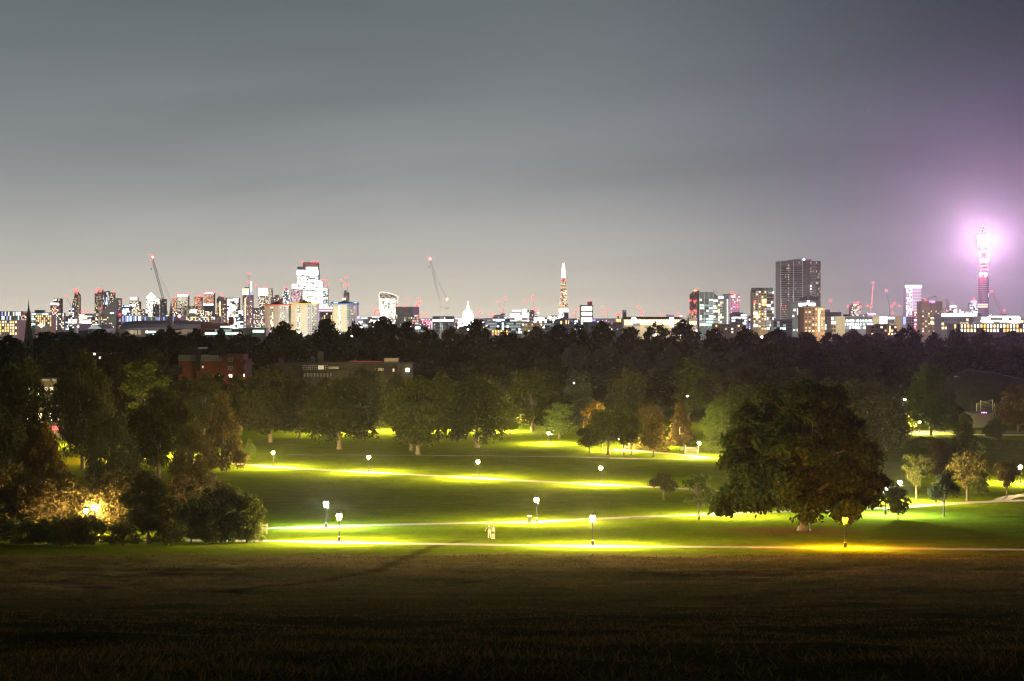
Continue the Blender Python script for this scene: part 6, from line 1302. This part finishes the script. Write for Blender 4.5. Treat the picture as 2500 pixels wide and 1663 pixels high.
pbox(mb, 545, 591, 866, 866.6, Yb, 1.0, 1.1); addpart(t, 'roof_railing', mb, M_iron, 'stuff')
t = thing('house', 'pale low house with a chimney left of the red brick flats', 'house', (X_(410, 590), 590, gz(590))); mb = MB(); pbox(mb, 398, 432, 897, 915, 590, 0, 10); addpart(t, 'wall', mb, M_dimwall)
mb = MB(); a, b = X_(396, 590), X_(440, 590); mb.face([(a, 589.5, Z_(898, 590)), (b, 589.5, Z_(898, 590)), (b-1, 595, Z_(892, 590)), (a+1, 595, Z_(892, 590))]); mb.face([(a+1, 595, Z_(892, 590)), (b-1, 595, Z_(892, 590)), (b, 600.5, Z_(898, 590)), (a, 600.5, Z_(898, 590))]); addpart(t, 'roof', mb, BODY['roof'])
mb = MB(); pbox(mb, 391, 397, 884, 915, 590, 2, 4); pbox(mb, 391.5, 393.5, 881.5, 884, 590, 2.5, 3.5); pbox(mb, 394.5, 396.5, 881.5, 884, 590, 2.5, 3.5); addpart(t, 'chimney', mb, M_dimwall)

# ------------------------------------------------------------------ long flat-roofed terrace behind the plane trees
Yt2 = 545; t = thing('flat_roofed_terrace', 'long flat-roofed building with white railings and chimneys behind the plane trees', 'building', (X_(835, Yt2), Yt2, gz(Yt2)))
mb = MB(); pbox(mb, 740, 850, 903, 945, Yt2, 0, 14); addpart(t, 'cream_wall', mb, M_dimwall); mb = MB(); pbox(mb, 850, 1000, 903, 945, Yt2, .6, 14); addpart(t, 'grey_wall', mb, M_darkwall)
mb = MB(); pbox(mb, 760, 960, 888.5, 903, Yt2, 3, 13); addpart(t, 'penthouse', mb, M_darkwall); mb = MB(); pbox(mb, 745, 965, 886.8, 888.6, Yt2, 1.5, 14); addpart(t, 'flat_roof', mb, M_dimwall)
mb = MB(); pbox(mb, 660, 745, 890, 945, Yt2, 6, 18); addpart(t, 'left_wing', mb, M_darkwall)
for x0, x1, y0 in ((673, 683, 878), (753, 760, 873), (770, 783, 861)):
    mb = MB(); pbox(mb, x0, x1, y0, 892, Yt2, 7, 9); n_ = int((x1-x0)/3)
    for i in range(n_): pbox(mb, x0+.6+i*3, x0+2+i*3, y0-2.5, y0, Yt2, 7.5, 8.5)
    addpart(t, 'chimney', mb, M_dimwall)
for x0, x1, y0, y1 in ((774, 788, 893, 903), (800, 812, 896, 901.5), (813, 824, 896, 901.5), (915, 925, 899, 905), (926, 936, 899, 905), (958, 963, 900, 908)): mid_window(t, x0, x1, y0, y1, Yt2, 2.95 if y0 < 898 else .55, DI if x0 in (774, 958) else DK)
mb = MB()
for i in range(13): x = 740 + i*4.6; pbox(mb, x-.3, x+.3, 892, 904, Yt2, -.1, 0)
pbox(mb, 738, 800, 891.5, 892.4, Yt2, -.2, 0); pbox(mb, 738, 800, 897.5, 898.2, Yt2, -.2, 0); addpart(t, 'white_railing', mb, M_whitef, 'stuff')
mb = MB(); pbox(mb, 935, 968, 876, 888, Yt2, 5, 12); addpart(t, 'roof_plant', mb, BODY['brown'])
mb = MB(); mb.face([(X_(p, Yt2), Yt2+2.6, Z_(q, Yt2)) for p, q in ((852, 884.2), (930, 885.2), (930, 882.6), (852, 881.6))]); addpart(t, 'roof_strip_light', mb, glow('red_strip', (1, .2, .2), .22))
mb = MB()
for i in range(9): x = 742 + i*8; pbox(mb, x, x+3.2, 911, 920, Yt2, -.06, -.02)
addpart(t, 'dim_windows', mb, glow('window_faint', (1, .8, .5), .10), 'stuff')
L_WALL = glow('wall_lamp_glow', (.95, 1, .62), 14, True); mb = MB(); pbox(mb, 991.5, 998.5, 899.5, 907.5, Yt2, -.3, .4); addpart(t, 'wall_lamp', mb, L_WALL)
mb = MB(); pbox(mb, 968, 1004, 886, 945, Yt2, 1.0, 12); addpart(t, 'end_wall', mb, M_darkwall)
t = thing('boundary_wall', 'pale sloping garden wall left of the flat-roofed terrace', 'wall', (X_(660, 540), 540, gz(540))); mb = MB(); pbox(mb, 640, 690, 903, 935, 540, 0, .5); pbox(mb, 640, 690, 901.5, 903, 540, -.1, .6); addpart(t, 'wall', mb, M_darkwall)

# lit shop fronts glimpsed between the trees at the left edge
t = thing('house', 'house front lit yellow behind the trees at the left edge', 'house', (X_(100, 420), 420, gz(420)))
mb = MB(); pbox(mb, 60, 150, 930, 1075, 420, 0, 9); addpart(t, 'wall', mb, M_dimwall)
mb = MB()
for r_ in range(3):
    for c_2 in range(6): pbox(mb, 66+c_2*14, 74+c_2*14, 945+r_*32, 963+r_*32, 420, -.12, -.03, (WA, DI, WH, DK)[(r_*5+c_2*3) % 4])
addpart(t, 'glazing', mb, WM, 'stuff'); mb = MB(); pbox(mb, 62, 150, 1040, 1050, 420, -.5, -.1); addpart(t, 'shop_sign', mb, WM[RE])
mb = MB(); pbox(mb, 56, 154, 925, 930, 420, -.4, 9.4); addpart(t, 'roof', mb, BODY['roof'])
t = thing('house', 'low house with warm windows deep behind the left trees', 'house', (X_(200, 500), 500, gz(500))); mb = MB(); pbox(mb, 180, 330, 862, 930, 640, 0, 10); addpart(t, 'wall', mb, M_darkwall); mb = MB()
for i in range(10): pbox(mb, 186+i*14, 191+i*14, 862+(i % 3)*9, 867+(i % 3)*9, 640, -.2, -.05, (WA, DI, AM, WH)[i % 4])
addpart(t, 'glazing', mb, WM, 'stuff')

# ------------------------------------------------------------------ zoo side: grassy mound, netted enclosure, dark hut
Ym = 560; mb = MB(); V = []; n1, n2 = 40, 16
xs_ = np.linspace(2285, 2560, n1); crest = np.interp(xs_, [2285, 2320, 2360, 2420, 2480, 2560], [968, 915, 902, 908, 922, 930])
grid = []
for j, v in enumerate(np.linspace(0, 1, n2)):
    prof = math.sin(math.pi*min(1, v*.5+0))          # rises to the crest
    row = []
    for x, c in zip(xs_, crest):
        Y = Ym - 45*(1-v); z0 = gz(Y); z1 = Z_(c, Ym); row.append((X_(x, Ym), Y, z0 + (z1-z0)*prof - .3*(v == 0)))
    grid.append(row)
for j, v in enumerate(np.linspace(.2, 1, 6)):
    row = []
    for x, c in zip(xs_, crest):
        Y = Ym + 60*v; z1 = Z_(c, Ym); row.append((X_(x, Ym), Y, z1 + (gz(Y)-.4-z1)*v))
    grid.append(row)
vv = np.array(grid).reshape(-1, 3); a_, b_ = len(grid), n1; ii = np.arange(a_-1)[:, None]*b_ + np.arange(b_-1)[None, :]
M_mound = surf('mound_grass', (.035, .045, .022), .95, var=.3, scale=.2)
tag(link('grassy_mound', np_mesh('grassy_mound', vv, np.stack([ii, ii+1, ii+1+b_, ii+b_], -1).reshape(-1, 4), [M_mound], smooth=True)), kind='structure')
mb = MB(); pts = [(2330, 921), (2380, 924), (2440, 927), (2500, 930)]
t = thing('boundary_wall', 'thin pale wall running along the grassy mound', 'wall', at(2400, 925, Ym-6)); mb = MB()
for (xa, ya), (xb, yb) in zip(pts[:-1], pts[1:]):
    A, B = at(xa, ya, Ym-8), at(xb, yb, Ym-8); mb.face([A, B, B+Vector((0, 0, .5)), A+Vector((0, 0, .5))]); mb.face([A+Vector((0, 0, .5)), B+Vector((0, 0, .5)), B+Vector((0, .5, .5)), A+Vector((0, .5, .5))])
addpart(t, 'wall', mb, BODY['grey'])
Yn = 470; t = thing('netted_enclosure', 'tall netted enclosure with pale posts and crossing wires near the right edge', 'enclosure', (X_(2405, Yn), Yn, gz(Yn)))
for x, y0 in ((2384, 985), (2394, 978), (2423, 976), (2428, 984)):
    mb = MB(); mb.bar((X_(x, Yn), Yn, gz(Yn)-.3), at(x, y0, Yn), .13, n=6); addpart(t, 'post', mb, M_whitef)
mb = MB()
for a, b in (((2384, 985), (2428, 996)), ((2394, 978), (2430, 992)), ((2394, 990), (2423, 978)), ((2384, 996), (2394, 978)), ((2384, 986), (2423, 976)), ((2394, 996), (2430, 1000)), ((2384, 1004), (2428, 1002))): mb.bar(at(*a, Yn), at(*b, Yn), .05, n=4)
addpart(t, 'wires', mb, M_whitef, 'stuff'); mb = MB()
for i in range(26): x = 2384 + i*1.76; mb.bar(at(x, 986, Yn+2), at(x, 1008, Yn+2), .025, n=3)
for i in range(12): mb.bar(at(2384, 986+i*1.9, Yn+2), at(2428, 986+i*1.9, Yn+2), .025, n=3)
addpart(t, 'net', mb, surf('green_net', (.10, .17, .13), .8), 'stuff')
t = thing('hut', 'long dark flat-roofed hut below the netted enclosure', 'building', (X_(2400, 455), 455, gz(455))); mb = MB(); pbox(mb, 2376, 2440, 1012, 1045, 455, 0, 7); addpart(t, 'wall', mb, BODY['black']); mb = MB(); pbox(mb, 2373, 2443, 1008, 1012, 455, -.6, 7.6); addpart(t, 'roof', mb, BODY['black'])
mb = MB()
for x in (2397, 2401, 2404, 2408): mb.ball(at(x, 1007.5, 454.3), .16, n=6)
addpart(t, 'violet_roof_lights', mb, glow('violet_light', (.8, .25, 1), 6), 'stuff')

# ------------------------------------------------------------------ gate, sign and railings by the far path
p = gd(1570, 1053); t = thing('sign_post', 'small white notice on a post by the park gate', 'sign', p)
mb = MB(); mb.bar((0, 0, -.2), (0, 0, 2.3), .045, n=8); mb.build('post', M_iron, t); mb = MB(); mb.box(-.38, .38, -.05, -.02, 1.75, 2.65); mb.build('notice_board', M_whitef, t); mb = MB(); mb.box(-.42, .42, -.045, .0, 1.70, 1.75); mb.box(-.42, .42, -.045, .0, 2.65, 2.70); mb.build('board_edge', M_iron, t)
t = thing('gate', 'dark iron park gate between the sign and the hedge', 'gate', gd(1595, 1045)); o = t.location; mb = MB()
for x in (1578, 1608):
    g_ = gd(x, 1045) - o; m2 = MB(); m2.box(g_.x-.14, g_.x+.14, -.14, .14, -.3, 2.0); m2.box(g_.x-.19, g_.x+.19, -.19, .19, 2.0, 2.1); m2.build('gate_post', M_iron, t)
xa = (gd(1578, 1045)-o).x; xb = (gd(1608, 1045)-o).x
for z in (.25, 1.55): mb.box(xa, xb, -.02, .02, z, z+.06)
n_ = 28
for i in range(1, n_): x = xa + (xb-xa)*i/n_; mb.box(x-.015, x+.015, -.015, .015, .1, 1.75)
mb.build('railings', M_iron, t)['kind'] = 'stuff'

# ------------------------------------------------------------------ small things on the lawn
p = gd(1219, 1203.5); t = thing('litter_bin', 'small square litter bin beside the middle path lamp', 'bin', p); mb = MB(); mb.box(-.3, .3, -.25, .25, 0, .75); mb.build('body', surf('bin_green', (.12, .13, .08), .7), t); mb = MB(); mb.box(-.34, .34, -.29, .29, .92, .99); mb.build('lid', M_iron, t); mb = MB()
for x in (-.29, .29):
    for y in (-.24, .24): mb.box(x-.025, x+.025, y-.025, y+.025, .7, .93)
mb.build('lid_posts', M_iron, t)['kind'] = 'stuff'
mb = MB(); p = gd(1472, 1192.5); mb.box(-1.5, 1.5, -.9, .9, .02, .06); t = mb.build('paving_patch', surf('dark_asphalt_patch', (.05, .045, .04), .95)); t.location = p; tag(t, 'dark rectangular patch on the middle path between two lamps', 'paving patch')
mb = MB(); p = gd(1164, 1203); mb.box(-.7, .7, -.45, .45, .0, .05); t = mb.build('drain_cover', surf('iron_cover', (.04, .04, .04), .7)); t.location = p; tag(t, 'small dark drain cover on the grass beside the middle path', 'drain cover')
p = gd(606, 1229); t = thing('sapling_guard', 'wooden stake guard round a sapling at the right end of the bushes', 'tree guard', p); M_stake = surf('stake_wood', (.16, .11, .06), .9, var=.2)
for x in (-.45, .45):
    for y in (-.35, .35): mb = MB(); mb.bar((x, y, -.2), (x, y, 1.35), .05, n=6); mb.build('stake', M_stake, t)
mb = MB()
for z in (.55, 1.1):
    mb.box(-.5, .5, -.41, -.37, z, z+.09); mb.box(-.5, .5, .37, .41, z, z+.09); mb.box(-.51, -.47, -.37, .37, z, z+.09); mb.box(.47, .51, -.37, .37, z, z+.09)
mb.build('rails', M_stake, t)['kind'] = 'stuff'

# ------------------------------------------------------------------ the couple standing on the lawn, seen from behind
M_skin = surf('skin', (.55, .34, .24), .6, var=.06); M_hair = surf('hair_dark', (.05, .03, .02), .7); M_hair2 = surf('hair_brown', (.12, .07, .035), .7)
def skinned(name, verts, edges, mat, parent, sub=2):
    me = bpy.data.meshes.new(name); me.from_pydata([v[:3] for v in verts], edges, []); o = link(name, me, parent)
    md = o.modifiers.new('Skin', 'SKIN'); sd = o.modifiers.new('Sub', 'SUBSURF'); sd.levels = sub; sd.render_levels = sub
    if not me.skin_vertices: me.attributes.new('skin_vertex_layer', 'FLOAT', 'POINT')
    bm = bmesh.new(); bm.from_mesh(me); ly = bm.verts.layers.skin.verify()
    for i, v in enumerate(bm.verts): r = verts[i][3]; v[ly].radius = (r, r) if not isinstance(r, tuple) else r; v[ly].use_root = (i == 0)
    bm.to_mesh(me); bm.free(); me.materials.append(mat); md.use_smooth_shade = True
    return o
def person(label, px, py, H, top, bottom, shorts, hair, rz, lean, arm_out, long_hair, hold):
    p = gd(px, py); t = thing('person', label, 'person', p, rz); s = H/1.78
    lx = lean
    V = [(0, 0, .95, (.15, .115)), (lx*.4, 0, 1.18, (.135, .10)), (lx*.8, 0, 1.40, (.165, .10)), (lx, 0, 1.50, .06), (lx*1.1, -.01, 1.57, .055), (lx*1.25, -.02, 1.66, (.078, .095)), (lx*1.3, -.02, 1.74, (.062, .075)),
         (-.10, 0, .90, .09), (-.115, -.015, .50, .062), (-.12, .01, .10, .042), (-.125, -.10, .035, .036), (.10, 0, .90, .09), (.115, -.015, .50, .062), (.13, .02, .10, .042), (.14, -.09, .035, .036),
         (lx-.19, 0, 1.43, .055), (lx-.25, .02, 1.17, .042), (lx-.24, -.06, .93, .032), (lx-.235, -.09, .85, .028), (lx+.19, 0, 1.43, .055)]
    if arm_out: V += [(lx+.36, -.02, 1.25, .042), (lx+.46, -.10, 1.06, .032), (lx+.48, -.14, .99, .028)]
    else: V += [(lx+.25, .02, 1.17, .042), (lx+.25, -.06, .93, .032), (lx+.25, -.09, .85, .028)]
    E = [(0, 1), (1, 2), (2, 3), (3, 4), (4, 5), (5, 6), (0, 7), (7, 8), (8, 9), (9, 10), (0, 11), (11, 12), (12, 13), (13, 14), (2, 15), (15, 16), (16, 17), (17, 18), (2, 19), (19, 20), (20, 21), (21, 22)]
    sc_ = lambda L: [(x*s, y*s, z*s, tuple(q*s for q in r) if isinstance(r, tuple) else r*s) for x, y, z, r in L]
    skinned('body', sc_(V), E, M_skin, t)
    T_ = [(0, 0, .99, (.165, .13)), (lx*.4, 0, 1.18, (.15, .115)), (lx*.8, 0, 1.40, (.178, .113)), (lx*.9, 0, 1.48, .09), (lx-.19, 0, 1.43, .068), (lx-.25, .02, 1.17, .055), (lx-.24, -.06, .95, .043), (lx+.19, 0, 1.43, .068), (V[20][0], V[20][1], V[20][2], .055), (V[21][0], V[21][1], V[21][2]+.02, .043)]
    skinned('jacket', sc_(T_), [(0, 1), (1, 2), (2, 3), (2, 4), (4, 5), (5, 6), (2, 7), (7, 8), (8, 9)], top, t)
    zk, rk = (.58, .085) if shorts else (.09, .058)
    B_ = [(0, 0, .97, (.16, .125)), (-.10, 0, .88, .102), (-.113, -.012, .55 if not shorts else .70, .075 if not shorts else .092), (-.12, .008, zk, rk), (.10, 0, .88, .102), (.113, -.012, .55 if not shorts else .70, .075 if not shorts else .092), (.128, .015, zk, rk)]
    skinned('shorts' if shorts else 'trousers', sc_(B_), [(0, 1), (1, 2), (2, 3), (0, 4), (4, 5), (5, 6)], bottom, t)
    Hh = [(lx*1.3, .0, 1.76, (.07, .085)), (lx*1.28, .035, 1.69, (.085, .075)), (lx*1.2, .06, 1.60, .055)] + ([(lx*1.1, .09, 1.46, .05)] if long_hair else [])
    skinned('hair', sc_(Hh), [(i, i+1) for i in range(len(Hh)-1)], hair, t, 1)
    for sgn in (-1, 1):
        mb = MB(); x = (-.125 if sgn < 0 else .14)*s; mb.prism([(x-.05, .07), (x+.05, .07), (x+.055, -.10), (x+.03, -.19), (x-.03, -.19), (x-.055, -.10)], 0, [.09, .09, .07, .05, .05, .07]); mb.build('shoe', surf('shoe_white', (.65, .63, .6), .7) if shorts else M_hair, t)
    for sgn in (-1, 1):
        x0_, y0_, z0_ = V[18 if sgn < 0 else 22][:3]
        for k, (dx, L_) in enumerate(((-.028, .07), (-.010, .085), (.010, .08), (.028, .06))):
            mb = MB(); mb.tube([((x0_+dx)*s, y0_*s, (z0_-.02)*s), ((x0_+dx)*s, (y0_-.012)*s, (z0_-.02-L_*.55)*s), ((x0_+dx)*s, (y0_-.035)*s, (z0_-.02-L_)*s)], [.011, .010, .008], 6); mb.build('finger', M_skin, t)
        mb = MB(); mb.tube([((x0_-sgn*.022)*s, (y0_-.01)*s, (z0_+.02)*s), ((x0_-sgn*.045)*s, (y0_-.04)*s, (z0_-.01)*s), ((x0_-sgn*.04)*s, (y0_-.055)*s, (z0_-.045)*s)], [.013, .011, .009], 6); mb.build('thumb', M_skin, t)
    mb = MB(); hx, hz = lx*1.25*s, 1.66*s
    for e in (-1, 1): mb.ball((hx+e*.032*s, -.108*s, hz+.01), .012, n=6)
    mb.build('eyes', M_hair, t); mb = MB(); mb.ball((hx, -.122*s, hz-.025*s), .016, n=6); mb.build('nose', M_skin, t); mb = MB(); mb.box(hx-.024, hx+.024, -.118*s, -.10*s, hz-.066*s, hz-.055*s); mb.build('mouth', surf('lips', (.4, .15, .12), .6), t); mb = MB()
    for e in (-1, 1): mb.ball((hx+e*.083*s, -.01, hz), .02, n=6)
    mb.build('ears', M_skin, t)
    return t
person('person in a grey jacket and pale trousers, left of the couple on the lawn', 1126.5, 1240, 1.85, surf('jacket_grey', (.10, .095, .085), .9), surf('trousers_pale', (.30, .28, .23), .9), False, M_hair2, math.pi+.15, .03, True, False, None)
person('person in a beige top and dark shorts with bare legs, right of the couple', 1135, 1240, 1.80, surf('top_beige', (.17, .15, .12), .9), surf('shorts_dark', (.05, .045, .04), .9), True, M_hair, math.pi-.2, .05, True, True, None)
